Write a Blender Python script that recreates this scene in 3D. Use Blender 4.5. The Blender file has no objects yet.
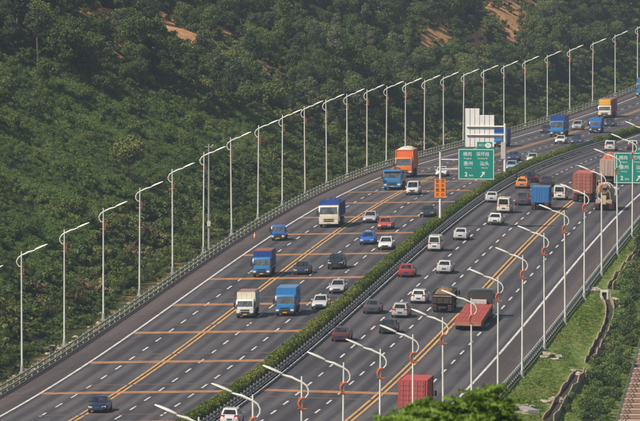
import bpy, bmesh, math, random
import numpy as np
from mathutils import Vector, Matrix

scene = bpy.context.scene
COL = scene.collection
RNG = np.random.default_rng(11)
random.seed(11)

# ------------------------------------------------------------------ camera
FPX, HORIZON, CX, CY = 7100.0, -175.0, 320.0, 210.5      # focal length in px of the 640 px frame, horizon row
HC = 53.98                                               # eye height over the road, m
PITCH = math.atan((CY - HORIZON) / FPX)
cam_d = bpy.data.cameras.new('camera')
cam = bpy.data.objects.new('camera', cam_d); COL.objects.link(cam)
cam.location = (0, 0, HC)
cam.rotation_euler = (math.pi / 2 - PITCH, 0, 0)
cam_d.sensor_width = 36.0
cam_d.lens = 36.0 * FPX / 640.0
cam_d.clip_start = 1.0
cam_d.clip_end = 20000
cam_d.dof.use_dof = True
cam_d.dof.focus_distance = 850
cam_d.dof.aperture_fstop = 6.3
scene.camera = cam

# ------------------------------------------------------------------ light
SUN_EL, SUN_AZ = math.radians(46), math.radians(233)     # azimuth clockwise from +Y: left and a little behind the camera
world = bpy.data.worlds.new('World'); scene.world = world; world.use_nodes = True
wn = world.node_tree.nodes; wl = world.node_tree.links
sky = wn.new('ShaderNodeTexSky'); sky.sky_type = 'NISHITA'; sky.sun_disc = False
sky.sun_elevation = SUN_EL; sky.sun_rotation = SUN_AZ; sky.dust_density = 2.0; sky.air_density = 1.2
bg = wn['Background']; bg.inputs[1].default_value = 0.068
wl.new(sky.outputs[0], bg.inputs[0])
sun_d = bpy.data.lights.new('sun', 'SUN'); sun_d.energy = 4.8; sun_d.angle = math.radians(0.5); sun_d.color = (1.0, 0.90, 0.74)
sun = bpy.data.objects.new('sun', sun_d); COL.objects.link(sun)
to_sun = Vector((math.sin(SUN_AZ) * math.cos(SUN_EL), math.cos(SUN_AZ) * math.cos(SUN_EL), math.sin(SUN_EL)))
sun.rotation_euler = to_sun.to_track_quat('Z', 'Y').to_euler()
sun.location = (0, 0, 200)
vs = scene.view_settings
vs.view_transform = 'Standard'; vs.look = 'None'; vs.exposure = 0.22; vs.gamma = 1.0; vs.use_curve_mapping = False
cy = scene.cycles
cy.use_denoising = True
cy.max_bounces = 6; cy.diffuse_bounces = 2; cy.glossy_bounces = 2; cy.transmission_bounces = 4
cy.transparent_max_bounces = 6; cy.volume_bounces = 0
cy.caustics_reflective = False; cy.caustics_refractive = False

# ------------------------------------------------------------------ helpers
def srgb(r, g, b):
    def c(v):
        v /= 255.0
        return v / 12.92 if v <= 0.04045 else ((v + 0.055) / 1.055) ** 2.4
    return (c(r), c(g), c(b), 1.0)

MATS = {}
def mat(name, col, rough=0.6, metal=0.0, spec=0.5, coat=0.0, noise=0.0, nscale=3.0, col2=None, bump=0.0, bscale=40.0):
    """plain principled material with an optional noise blend towards a second colour (dirt, wear, painted sky reflection)"""
    if name in MATS: return MATS[name]
    m = bpy.data.materials.new(name); m.use_nodes = True; MATS[name] = m
    nt = m.node_tree; p = nt.nodes['Principled BSDF']
    c = tuple(col) if len(col) == 4 else (*col, 1)
    p.inputs['Base Color'].default_value = c
    p.inputs['Roughness'].default_value = rough
    p.inputs['Metallic'].default_value = metal
    p.inputs['Specular IOR Level'].default_value = spec
    p.inputs['Coat Weight'].default_value = coat
    if noise > 0:
        g = nt.nodes.new('ShaderNodeNewGeometry')
        n = nt.nodes.new('ShaderNodeTexNoise'); n.inputs['Scale'].default_value = nscale; n.inputs['Detail'].default_value = 5
        nt.links.new(g.outputs['Position'], n.inputs['Vector'])
        r = nt.nodes.new('ShaderNodeMapRange'); r.inputs[1].default_value = 0.4; r.inputs[2].default_value = 0.75
        r.inputs[3].default_value = 0; r.inputs[4].default_value = noise
        nt.links.new(n.outputs['Fac'], r.inputs[0])
        mx = nt.nodes.new('ShaderNodeMix'); mx.data_type = 'RGBA'
        mx.inputs['A'].default_value = c
        mx.inputs['B'].default_value = col2 if col2 else (c[0] * .45, c[1] * .43, c[2] * .4, 1)
        nt.links.new(r.outputs[0], mx.inputs['Factor']); nt.links.new(mx.outputs['Result'], p.inputs['Base Color'])
    if bump > 0:
        n2 = nt.nodes.new('ShaderNodeTexNoise'); n2.inputs['Scale'].default_value = bscale; n2.inputs['Detail'].default_value = 3
        g2 = nt.nodes.new('ShaderNodeNewGeometry'); nt.links.new(g2.outputs['Position'], n2.inputs['Vector'])
        b = nt.nodes.new('ShaderNodeBump'); b.inputs['Strength'].default_value = bump; b.inputs['Distance'].default_value = 0.05
        nt.links.new(n2.outputs['Fac'], b.inputs['Height']); nt.links.new(b.outputs[0], p.inputs['Normal'])
    return m

class MB:
    """collects shapes, then links them as ONE mesh object"""
    def __init__(self): self.v = []; self.f = []
    def add(self, vs_, fs):
        o = len(self.v); self.v += [tuple(map(float, q)) for q in vs_]; self.f += [tuple(i + o for i in q) for q in fs]; return self
    def box(self, x0, x1, y0, y1, z0, z1):
        return self.add([(x0, y0, z0), (x1, y0, z0), (x1, y1, z0), (x0, y1, z0), (x0, y0, z1), (x1, y0, z1), (x1, y1, z1), (x0, y1, z1)],
                        [(0, 3, 2, 1), (4, 5, 6, 7), (0, 1, 5, 4), (1, 2, 6, 5), (2, 3, 7, 6), (3, 0, 4, 7)])
    def prism(self, prof, y0, y1):
        """side profile (x,z) counter-clockwise, stretched over y"""
        n = len(prof)
        return self.add([(x, y0, z) for x, z in prof] + [(x, y1, z) for x, z in prof],
                        [tuple(range(n)), tuple(range(2 * n - 1, n - 1, -1))] + [(i, i + n, (i + 1) % n + n, (i + 1) % n) for i in range(n)])
    def loft(self, rings, cap=True):
        n = len(rings[0]); vv = [p for r in rings for p in r]; ff = []
        for a in range(len(rings) - 1):
            for i in range(n):
                j = (i + 1) % n
                ff.append((a * n + i, a * n + j, (a + 1) * n + j, (a + 1) * n + i))
        if cap: ff += [tuple(range(n - 1, -1, -1)), tuple(range((len(rings) - 1) * n, len(rings) * n))]
        return self.add(vv, ff)
    def tube(self, pts, radii, n=8, cap=True):
        pts = [Vector(p) for p in pts]
        if not hasattr(radii, '__len__'): radii = [radii] * len(pts)
        rings = []
        for i, p in enumerate(pts):
            a = pts[max(i - 1, 0)]; b = pts[min(i + 1, len(pts) - 1)]
            d = (b - a).normalized()
            u = d.cross(Vector((0, 1, 0.01)) if abs(d.y) < .9 else Vector((1, 0, 0))).normalized(); w = d.cross(u)
            rings.append([tuple(p + (u * math.cos(k * 2 * math.pi / n) + w * math.sin(k * 2 * math.pi / n)) * radii[i]) for k in range(n)])
        return self.loft(rings, cap)
    def cyl_y(self, x, z, y0, y1, r, n=16):
        ring = [(x + r * math.cos(2 * math.pi * k / n), z + r * math.sin(2 * math.pi * k / n)) for k in range(n)]
        return self.prism(ring, y0, y1)
    def mesh(self, name, bevel=0.0, smooth=False, seg=2):
        me = bpy.data.meshes.new(name); me.from_pydata(self.v, [], self.f)
        bm = bmesh.new(); bm.from_mesh(me)
        bmesh.ops.recalc_face_normals(bm, faces=bm.faces)
        if bevel > 0:
            ed = [e for e in bm.edges if len(e.link_faces) == 2 and e.calc_face_angle(0) > .5]
            bmesh.ops.bevel(bm, geom=ed, offset=bevel, segments=seg, affect='EDGES', profile=.6, clamp_overlap=True)
        bm.to_mesh(me); bm.free()
        if smooth:
            me.shade_smooth(); me.set_sharp_from_angle(angle=math.radians(38))
        return me
    def build(self, name, m, parent=None, bevel=0.0, smooth=False, seg=2):
        return link(name, self.mesh(name, bevel, smooth, seg), m, parent)

def link(name, me, m, parent=None):
    if m is not None and len(me.materials) == 0: me.materials.append(m)
    o = bpy.data.objects.new(name, me); COL.objects.link(o)
    if parent is not None: o.parent = parent
    return o
def copy_of(o, parent=None):
    c = o.copy(); COL.objects.link(c); c.parent = parent
    return c
def copy_tree(o, parent=None):
    c = copy_of(o, parent)
    for ch in o.children: copy_tree(ch, c)
    return c
def tag(o, label=None, cat=None, group=None, kind=None):
    if label: o['label'] = label
    if cat: o['category'] = cat
    if group: o['group'] = group
    if kind: o['kind'] = kind
    return o
def empty(name, loc=(0, 0, 0)):
    o = bpy.data.objects.new(name, None); COL.objects.link(o); o.location = loc; o.empty_display_size = .5
    return o

# ------------------------------------------------------------------ the road's own coordinates: d along it, t across it
K = 1.042
_ppx = np.array([20, 60, 102, 136.5, 169.5, 200.5, 229.5, 256, 281, 305, 327, 347.5, 367, 385.5, 403, 422, 441, 462, 483, 504, 525, 547, 569, 592, 614, 637.])
_ppy = np.array([374, 346, 319, 297, 273, 252, 233, 217, 205, 194, 185, 176.5, 170, 164, 158, 153, 149, 143, 137, 131.5, 126, 119, 111.5, 103, 94, 85.])
_pd = (669.3 + 28.17 * np.arange(26)) * K
_rpx = np.array([498.6, 473, 447.6, 413, 379, 344.5, 299, 253, 205]); _nd = _pd[0] - 29.353 * np.arange(1, 10)
_nx = (20 - CX) * _pd[0] / FPX + (_rpx - CX) * _nd / FPX - (523 - CX) * 696.5 / FPX
_cx = np.polyfit((np.r_[_nd, _pd] - 1000) / 400, np.r_[_nx, (_ppx - CX) * _pd / FPX], 6)
_cz = np.polyfit((np.r_[_nd[:8], _pd] - 1000) / 400, np.r_[[-.08, .1, .27, .78, 1.75, 2.97, 4.24, 5.36], HC - (_ppy - HORIZON) * _pd / FPX], 7)
DN, DF, DXN = 466.0, 1430.0, 440.0
TP = -25.48
def _pv(c, d): return np.polyval(c, (d - 1000) / 400)
def _pdv(c, d): return float(np.polyval(np.polyder(c), (d - 1000) / 400) / 400)
_sxn, _sxf, _szn, _szf = _pdv(_cx, DXN), _pdv(_cx, DF), 0, _pdv(_cz, DF)
def refX(d):
    d = np.asarray(d, float); e = np.clip(d - DF, 0, 900)
    return _pv(_cx, np.clip(d, DXN, DF)) + np.minimum(d - DXN, 0) * _sxn + np.maximum(d - DF, 0) * _sxf + .5 * e * e * 0.00022
def refZ(d):
    d = np.asarray(d, float); near = np.clip(DN - d, 0, 160) * .035
    far = np.clip(d - DF, 0, 120)
    return _pv(_cz, np.clip(d, DN, DF)) + near + far * _szf * .6
def P(d, t, h=0.0):
    d = np.asarray(d, float); t = np.asarray(t, float)
    dx = refX(d + .5) - refX(d - .5); n = np.hypot(1, dx)
    ta = np.minimum(np.abs(t), 24.0)
    return refX(d) + (t - TP) / n, d - (t - TP) * dx / n, refZ(d) + .45 - .02 * (ta - 1.2) + h
def pt(d, t, h=0.0):
    x, y, z = P(d, t, h); return Vector((float(x), float(y), float(z)))
def frame(d, t, toward=False):
    """matrix standing on the road at (d,t): x forward along the traffic, y to its left, z up"""
    a, b = pt(d - 1.5, t), pt(d + 1.5, t)
    fwd = (b - a).normalized() * (-1 if toward else 1)
    r = (pt(d, t + .5) - pt(d, t - .5)).normalized() * (-1 if toward else 1)
    up = r.cross(fwd).normalized(); left = up.cross(fwd).normalized()
    m = Matrix((fwd, left, up)).transposed().to_4x4(); m.translation = pt(d, t)
    return m
def proj(x, y, z):
    dz = np.asarray(z) - HC; c, s = math.cos(PITCH), math.sin(PITCH)
    dep = np.asarray(y) * c - dz * s; up = dz * c + np.asarray(y) * s
    return CX + FPX * np.asarray(x) / dep, CY - FPX * up / dep
def heading(d):
    dx = float(refX(d + 1) - refX(d - 1)) / 2
    return math.atan2(1, dx)                  # angle of the road direction from +X

LANE = 3.75
TL = [-20.0 + LANE * k for k in range(6)]     # left carriageway lane edges, outer to inner (-20 .. -1.25)
TR = [0.95 + 3.81 * k for k in range(6)]      # right carriageway, inner to outer (0.95 .. 20)

# ------------------------------------------------------------------ ground
def sst(x, a, b):
    q = np.clip((x - a) / (b - a), 0, 1); return q * q * (3 - 2 * q)
def ground_z(d, t):
    """height of the earth at road coordinates (hill on the left, embankment on the right, lookout hill under the camera)"""
    d = np.asarray(d, float); t = np.asarray(t, float)
    zr = refZ(d) + .45 - .02 * (24 - 1.2)
    u = np.clip(-t - 27.0, 0, None)
    hill = 105 * (1 - np.exp(-u / 155)) * sst(u, -2, 9)
    amp = np.clip((u - 4) * .13, 0, 6.5) * (.32 + .68 * sst(d, 900, 1010))
    hill = hill + amp * (np.sin(d / 27.0 + u * .035 + 1.3) * .75 + .55 * np.sin(d / 13.1 - u * .06 + .4) + .5 * np.sin(u / 8.5 + d / 60)) * sst(u, 3, 16)
    hill = hill + np.clip(u, 0, 10) * .04 * np.sin(d / 5.3 + u * .4) 
    v = np.clip(t - 24.6, 0, None)
    emb = -.20 * np.minimum(v, 12) - .04 * np.clip(v - 12, 0, 60) + .22 * np.sin(d / 7.1 + v) * sst(v, 1, 6)
    under = -.55 * (sst(t, -23.6, -22.8) * (1 - sst(t, 22.8, 23.6)))
    # lookout hill: only nearer than 540 m and to the right of the road
    Y = d - (t - TP) * .1
    look = np.clip(52.3 - .105 * Y, 0, None) * sst(t, 27, 58) * (1 - sst(Y, 380, 520))
    z = zr + hill + emb + under - .15
    return np.where((t > 27) & (Y < 525), np.maximum(z, look), z)
def gpt(d, t, h=0.0):
    x, y, _ = P(d, t); return Vector((float(x), float(y), float(ground_z(d, t)) + h))
def inv(X, Y):
    d = np.asarray(Y, float).copy(); t = np.zeros_like(d)
    for _ in range(5):
        dx = refX(d + .5) - refX(d - .5); n = np.hypot(1, dx)
        t = TP + (X - refX(d)) * n
        d = Y + (t - TP) * dx / n
    return d, t
def ray_hit(px, py, lo=640, hi=1900):
    """where the line of sight of a frame point meets the earth"""
    Y = np.arange(lo, hi, 1.0); c, s = math.cos(PITCH), math.sin(PITCH)
    ux, uy = (px - CX) / FPX, (CY - py) / FPX
    dy, dz = c + uy * s, -s + uy * c
    X = ux / dy * Y; Z = HC + dz / dy * Y
    d, t = inv(X, Y); g = ground_z(d, t)
    i = np.argmax(g > Z)
    return d[i], t[i]
SOIL_PX = [[(486, -6), (536, -6), (528, 8), (524, 18), (518, 30), (510, 26), (498, 14), (488, 6)], [(416, 42), (428, 30), (446, 24), (448, 32), (434, 42)],
           [(468, 30), (484, 25), (488, 40), (478, 44), (468, 40)], [(500, 33), (514, 31), (514, 41), (502, 40)],
           [(158, 20), (172, 22), (200, 36), (194, 39), (176, 31), (162, 26)], [(222, 30), (238, 42), (234, 46), (220, 38)],
           [(96, 8), (116, 9), (120, 17), (100, 16)], [(94, 43), (118, 43), (116, 51), (96, 50)], [(262, 64), (282, 68), (280, 76), (262, 70)]]
def in_poly(x, y, poly):
    x = np.asarray(x, float); y = np.asarray(y, float); c = np.zeros(x.shape, bool); n = len(poly)
    for i in range(n):
        x1, y1 = poly[i]; x2, y2 = poly[(i + 1) % n]
        if y1 == y2: continue
        c ^= ((y1 > y) != (y2 > y)) & (x < (x2 - x1) * (y - y1) / (y2 - y1) + x1)
    return c
soil_pts = []
for poly in SOIL_PX:
    xs = [p[0] for p in poly]; ys = [p[1] for p in poly]
    for xx in np.arange(min(xs), max(xs), 2.5):
        for yy in np.arange(min(ys), max(ys), 1.5):
            if in_poly(xx, yy, poly): soil_pts.append(ray_hit(xx, yy))
soil_pts = np.array(soil_pts)

tt = np.concatenate([[-420, -340, -280, -230, -190], np.arange(-165, -26, 2.5), [-25.6, -24.6, -23.8, -22.6, 0, 22.6, 23.8], np.arange(24.8, 46, 1.4), np.arange(48, 80, 4), [90, 110, 140, 190, 260, 360, 500]])
dds = np.concatenate([[-60, -20, 20, 60, 100, 140, 180, 220, 260, 300, 340], np.arange(380, 640, 20), np.arange(640, 1640, 4.0), np.arange(1660, 2000, 30), [2100, 2300, 2600, 3000, 3600]])
DD, TT = np.meshgrid(dds, tt, indexing='ij')
gx, gy, _ = P(DD, TT); gz = ground_z(DD, TT)
nd, ntt = DD.shape
gv = np.stack([gx, gy, gz], -1).reshape(-1, 3)
idx = np.arange(nd * ntt).reshape(nd, ntt)
gf = np.stack([idx[:-1, :-1], idx[:-1, 1:], idx[1:, 1:], idx[1:, :-1]], -1).reshape(-1, 4)
gme = bpy.data.meshes.new('ground'); gme.from_pydata(gv.tolist(), [], gf.tolist()); gme.shade_smooth()
soil = np.zeros(nd * ntt)
fd, ft = DD.ravel(), TT.ravel()
for sd, st in soil_pts:
    q = ((fd - sd) / 5.5) ** 2 + ((ft - st) / 3.4) ** 2
    soil = np.maximum(soil, np.clip(1.35 - q, 0, 1))
soil = np.maximum(soil, (.27 * ((ft > -26.5) & (ft < -23)) + .1 * ((ft > -29) & (ft <= -26.5))) * np.where(fd < 830, 1.0, .6))                      # bare strip behind the left guardrail
at = gme.attributes.new('soil', 'FLOAT', 'POINT'); at.data.foreach_set('value', soil.astype(np.float32))
grassy = ((ft > 23) & (ft < 60)).astype(np.float32)
at = gme.attributes.new('lawn', 'FLOAT', 'POINT'); at.data.foreach_set('value', grassy)

def ground_material():
    m = bpy.data.materials.new('hillside_earth'); m.use_nodes = True
    nt = m.node_tree; N = nt.nodes; L = nt.links; p = N['Principled BSDF']; p.inputs['Roughness'].default_value = 1; p.inputs['Specular IOR Level'].default_value = .1
    g = N.new('ShaderNodeNewGeometry')
    def noise(s, det=6):
        n = N.new('ShaderNodeTexNoise'); n.inputs['Scale'].default_value = s; n.inputs['Detail'].default_value = det
        L.new(g.outputs['Position'], n.inputs['Vector']); return n.outputs['Fac']
    def ramp(fac, stops):
        r = N.new('ShaderNodeValToRGB'); e = r.color_ramp.elements
        e[0].position, e[0].color = stops[0]; e[1].position, e[1].color = stops[-1]
        for s_ in stops[1:-1]: q = e.new(s_[0]); q.color = s_[1]
        L.new(fac, r.inputs[0]); return r.outputs[0]
    def mix(f, a, b):
        x = N.new('ShaderNodeMix'); x.data_type = 'RGBA'; L.new(f, x.inputs['Factor']); L.new(a, x.inputs['A']); L.new(b, x.inputs['B']); return x.outputs['Result']
    wood = ramp(noise(.35), [(.3, (.022, .034, .014, 1)), (.55, (.04, .055, .02, 1)), (.75, (.075, .07, .035, 1))])
    lawn = ramp(noise(.5), [(.3, (.10, .155, .034, 1)), (.5, (.15, .21, .05, 1)), (.62, (.19, .21, .075, 1)), (.75, (.34, .25, .14, 1))])
    dirt = ramp(noise(.6), [(.3, (.28, .145, .07, 1)), (.5, (.46, .235, .105, 1)), (.75, (.56, .34, .18, 1))])
    def attr(nm):
        a = N.new('ShaderNodeAttribute'); a.attribute_name = nm; return a.outputs['Fac']
    c = mix(attr('lawn'), wood, lawn)
    ad = N.new('ShaderNodeMath'); ad.operation = 'MULTIPLY_ADD'; L.new(noise(.45, 4), ad.inputs[0]); ad.inputs[1].default_value = 1.5; ad.inputs[2].default_value = -.75
    s2 = N.new('ShaderNodeMath'); s2.operation = 'ADD'; L.new(attr('soil'), s2.inputs[0]); L.new(ad.outputs[0], s2.inputs[1])
    mr = N.new('ShaderNodeMapRange'); mr.inputs[1].default_value = .25; mr.inputs[2].default_value = .75; L.new(s2.outputs[0], mr.inputs[0])
    c = mix(mr.outputs[0], c, dirt)
    L.new(c, p.inputs['Base Color'])
    b = N.new('ShaderNodeBump'); b.inputs['Strength'].default_value = .7; b.inputs['Distance'].default_value = .3
    L.new(noise(2.2, 8), b.inputs['Height']); L.new(b.outputs[0], p.inputs['Normal'])
    return m
tag(link('ground', gme, ground_material()), kind='structure')

# ------------------------------------------------------------------ carriageways and markings
D_A, D_B = 300.0, 1850.0
def strip(name, t0, t1, h, m, d0=D_A, d1=D_B, step=6.0, nt_=2, kind='structure', parent=None, thick=0.0):
    ds = np.arange(d0, d1 + step * .5, step); ts = np.linspace(t0, t1, nt_)
    A, B = np.meshgrid(ds, ts, indexing='ij'); x, y, z = P(A, B, h)
    v = np.stack([x, y, z], -1).reshape(-1, 3); i = np.arange(len(ds) * nt_).reshape(len(ds), nt_)
    f = np.stack([i[:-1, :-1], i[:-1, 1:], i[1:, 1:], i[1:, :-1]], -1).reshape(-1, 4)
    me = bpy.data.meshes.new(name); me.from_pydata(v.tolist(), [], f.tolist())
    uv = me.uv_layers.new(name='road'); li = np.empty(len(me.loops), np.int32); me.loops.foreach_get('vertex_index', li)
    uvs = np.stack([B.ravel()[li], A.ravel()[li]], -1).astype(np.float32); uv.data.foreach_set('uv', uvs.ravel())
    o = link(name, me, m, parent)
    if kind and parent is None: tag(o, kind=kind)
    return o
def asphalt(name, base, light, dark, lane0, lanew):
    m = bpy.data.materials.new(name); m.use_nodes = True
    nt = m.node_tree; N = nt.nodes; L = nt.links; p = N['Principled BSDF']
    p.inputs['Roughness'].default_value = .82; p.inputs['Specular IOR Level'].default_value = .3
    uv = N.new('ShaderNodeUVMap'); uv.uv_map = 'road'
    def noise(sx, sy, det=5, off=0.0):
        mp = N.new('ShaderNodeMapping'); mp.inputs['Scale'].default_value = (sx, sy, 1); mp.inputs['Location'].default_value = (off, off, 0); L.new(uv.outputs[0], mp.inputs[0])
        n = N.new('ShaderNodeTexNoise'); n.inputs['Scale'].default_value = 1; n.inputs['Detail'].default_value = det; n.inputs['Roughness'].default_value = .6; L.new(mp.outputs[0], n.inputs['Vector']); return n.outputs['Fac']
    def m1(op, a, b):
        q = N.new('ShaderNodeMath'); q.operation = op
        for k, s_ in enumerate((a, b)):
            if isinstance(s_, (int, float)): q.inputs[k].default_value = s_
            else: L.new(s_, q.inputs[k])
        return q.outputs[0]
    streak = noise(1.6, .012, 4); blot = noise(.16, .03, 6, 7.0); fine = noise(2.5, .7, 6, 3.0)
    sx = N.new('ShaderNodeSeparateXYZ'); L.new(uv.outputs[0], sx.inputs[0])
    ph = m1('MULTIPLY', m1('DIVIDE', m1('SUBTRACT', sx.outputs[0], lane0), lanew), 4 * math.pi)
    track = m1('MULTIPLY', m1('COSINE', ph, 0), -.085)                       # two wheel paths in each lane, polished paler
    v = m1('ADD', m1('ADD', m1('MULTIPLY', streak, .42), m1('MULTIPLY', blot, .38)), m1('ADD', m1('MULTIPLY', fine, .2), track))
    r = N.new('ShaderNodeValToRGB'); e = r.color_ramp.elements
    e[0].position, e[0].color = .40, dark; e[1].position, e[1].color = .61, light; q = e.new(.5); q.color = base
    L.new(v, r.inputs[0])
    # tarred cracks and patches
    pn = noise(.09, .012, 2, 21.0); pm = N.new('ShaderNodeMapRange'); pm.inputs[1].default_value = .585; pm.inputs[2].default_value = .60; pm.inputs[4].default_value = .45; L.new(pn, pm.inputs[0])
    sk = noise(2.6, .006, 3, 40.0); km = N.new('ShaderNodeMapRange'); km.inputs[1].default_value = .60; km.inputs[2].default_value = .70; km.inputs[4].default_value = .6; L.new(sk, km.inputs[0])
    mx = N.new('ShaderNodeMix'); mx.data_type = 'RGBA'; mx.inputs['B'].default_value = tuple(c * .8 for c in dark[:3]) + (1,)
    L.new(m1('MAXIMUM', pm.outputs[0], km.outputs[0]), mx.inputs['Factor']); L.new(r.outputs[0], mx.inputs['A'])
    L.new(mx.outputs['Result'], p.inputs['Base Color'])
    b = N.new('ShaderNodeBump'); b.inputs['Strength'].default_value = .25; b.inputs['Distance'].default_value = .02
    L.new(noise(9, 9, 3), b.inputs['Height']); L.new(b.outputs[0], p.inputs['Normal'])
    return m
M_ASL = asphalt('asphalt_grey', (.066, .060, .067, 1), (.10, .092, .098, 1), (.042, .039, .045, 1), TL[0], LANE)
M_ASR = asphalt('asphalt_grey_right', (.067, .061, .068, 1), (.102, .094, .099, 1), (.042, .039, .045, 1), TR[0], 3.81)
M_SHL = asphalt('asphalt_brown_shoulder', (.078, .062, .062, 1), (.105, .085, .082, 1), (.056, .046, .047, 1), TL[0], 9)
road_l = strip('road_left_carriageway', -20.0, -.6, 0, M_ASL, nt_=4)
road_r = strip('road_right_carriageway', .6, 20.0, 0, M_ASR, nt_=4)
strip('road_shoulder_left', -23.75, -20.0, 0, M_SHL)
strip('road_shoulder_right', 20.0, 23.7, 0, M_SHL)
strip('median_strip', -.6, .6, .12, mat('median_soil', (.10, .075, .05), .95, noise=.6, nscale=2))
for tk in (-.62, .62):
    strip('median_kerb', tk - .09, tk + .09, .15, mat('kerb_concrete', (.32, .31, .29), .9, noise=.6, nscale=1.5))

def paint(name, col, wear):
    m = bpy.data.materials.new(name); m.use_nodes = True; nt = m.node_tree; N = nt.nodes; L = nt.links; p = N['Principled BSDF']
    p.inputs['Roughness'].default_value = .7
    g = N.new('ShaderNodeNewGeometry'); n = N.new('ShaderNodeTexNoise'); n.inputs['Scale'].default_value = .9; n.inputs['Detail'].default_value = 9; n.inputs['Roughness'].default_value = .7
    L.new(g.outputs['Position'], n.inputs['Vector'])
    r = N.new('ShaderNodeMapRange'); r.inputs[1].default_value = .40; r.inputs[2].default_value = .66; r.inputs[4].default_value = wear; L.new(n.outputs['Fac'], r.inputs[0])
    mx = N.new('ShaderNodeMix'); mx.data_type = 'RGBA'; mx.inputs['A'].default_value = (*col, 1); mx.inputs['B'].default_value = (.085, .075, .075, 1)
    L.new(r.outputs[0], mx.inputs['Factor']); L.new(mx.outputs['Result'], p.inputs['Base Color'])
    return m
M_PW = paint('white_road_paint', (.70, .68, .66), .6)
M_PO = paint('orange_road_paint', (.66, .30, .10), .6)
M_PF = paint('faded_orange_road_paint', (.115, .078, .066), .8)
M_PY = paint('yellow_road_paint', (.68, .37, .10), .6)
MK = .005
for nm, t_, par in (('edge_line', TL[0], road_l), ('edge_line', TL[5], road_l), ('edge_line', TR[0], road_r), ('edge_line', TR[5], road_r)):
    strip(nm, t_ - .13, t_ + .13, MK, M_PW, parent=par, d0=500)
for t_, par in ((TL[2], road_l), (TR[3], road_r)):
    for s_ in (-.27, .27): strip('double_line', t_ + s_ - .12, t_ + s_ + .12, MK, M_PY, parent=par, d0=500)
def dashes(t_, par, phase):
    mb = MB()
    for d in np.arange(560 + phase, 1650, 10.3):
        q = [P(d, t_ - .1, MK), P(d, t_ + .1, MK), P(d + 4.2, t_ + .1, MK), P(d + 4.2, t_ - .1, MK)]
        mb.add(q, [(0, 1, 2, 3)])
    mb.build('dashed_line', M_PW, par)
for k in (1, 3, 4): dashes(TL[k], road_l, 2.0 + 3.1 * k)
for k in (1, 2, 4): dashes(TR[k], road_r, 5.0 + 2.3 * k)
def bar(d, t0, t1, m, par, width=2.0, stripes=3):
    w = width / (2 * stripes - 1)
    mb = MB()
    for s_ in range(stripes):
        a = d - width / 2 + s_ * 2 * w; c = a + w * 1.25
        mb.add([P(a, t0, MK + .004), P(a, t1, MK + .004), P(c, t1, MK + .004), P(c, t0, MK + .004)], [(0, 1, 2, 3)])
    mb.build('rumble_bar', m, par)
for d in (640, 673.4, 707, 739.9, 772.5, 805.1, 838.8, 872.0, 903.5, 935.1, 965, 996, 1027, 1058):
    bar(d, TL[0] + .2, TL[5] - .2, M_PO, road_l)
    bar(d + 8.5, TL[0] + 3.4, TL[5] - .2, M_PF, road_l, width=.8, stripes=1)
bar(675, TR[0] + .2, TR[3] + 3.0, M_PO, road_r)
bar(668, TR[0] + .2, TR[3], M_PF, road_r, width=.8, stripes=1)

# ------------------------------------------------------------------ guardrails
M_GALV = mat('galvanised_steel', (.42, .44, .43), .5, .3, noise=.5, nscale=.8)
M_RAILG = mat('pale_green_rail_paint', (.36, .39, .29), .6, noise=.7, nscale=.7, col2=(.18, .18, .11, 1))
M_RAILW = mat('white_rail_paint', (.60, .61, .60), .6, noise=.6, nscale=.7)
M_RAILD = mat('dark_steel_rail', (.12, .125, .13), .6, noise=.4)
M_STONE = mat('rubble_stone', (.40, .33, .28), .95, noise=.7, nscale=1.3, bump=.5, bscale=8)
def guardrail(name, t_, face, d0, d1, post_gap, m_rail, m_post, heights, label, block=False, group=None):
    root = tag(empty(name, pt((d0 + d1) / 2, t_)), label, 'guardrail', group)
    inv_m = Matrix.Translation(-root.location)
    for hz in heights:                                       # W-beam: two corrugations
        ds = np.arange(d0, d1, 8.0); prof = [(-.03, -.12), (.045, -.08), (.045, -.05), (-.02, 0), (.045, .05), (.045, .08), (-.03, .12), (-.05, .08), (-.05, -.08)]
        rings = [[tuple(inv_m @ pt(d, t_ + face * a, hz + b)) for a, b in prof] for d in ds]
        MB().loft(rings).build('rail', m_rail, root)
    pm = MB().box(-.07, .07, -.06, .06, -.25, max(heights) + .2)
    if block: pm.box(-.07, .07, -face * .12 - .06, -face * .12 + .06, heights[0] - .12, heights[0] + .12)
    pme = pm.mesh('post')
    for d in np.arange(d0 + 1, d1, post_gap):
        o = link('post', pme, m_post, root); o.location = inv_m @ pt(d, t_ - face * .12); o.rotation_euler.z = heading(d)
    return root
guardrail('guardrail', -23.55, 1, 600, 1560, 4.0, M_RAILG, M_RAILG, (.85, .38), 'pale green and white guardrail along the wooded hill side of the road')
guardrail('guardrail', 23.55, -1, 560, 1000, 2.0, M_RAILW, M_GALV, (.74, .45), 'grey guardrail along the grassy bank on the right')
guardrail('guardrail', .78, 1, 590, 1180, 2.6, M_RAILD, mat('grey_post_steel', (.22, .225, .23), .6, noise=.4), (.72, .36), 'dark median guardrail beside the clipped hedge', block=True)
# low concrete footing behind the left rail
fo = MB(); ds = np.arange(600, 1560, 6.0)
rings = [[tuple(pt(d, -23.95 + a, b)) for a, b in ((-.22, -.5), (.16, -.5), (.16, .12), (-.22, .12))] for d in ds]
fo.loft(rings); tag(fo.build('kerb_left', mat('footing_concrete', (.36, .31, .27), .95, noise=.8, nscale=.5, col2=(.14, .12, .09, 1))), kind='structure')

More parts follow.
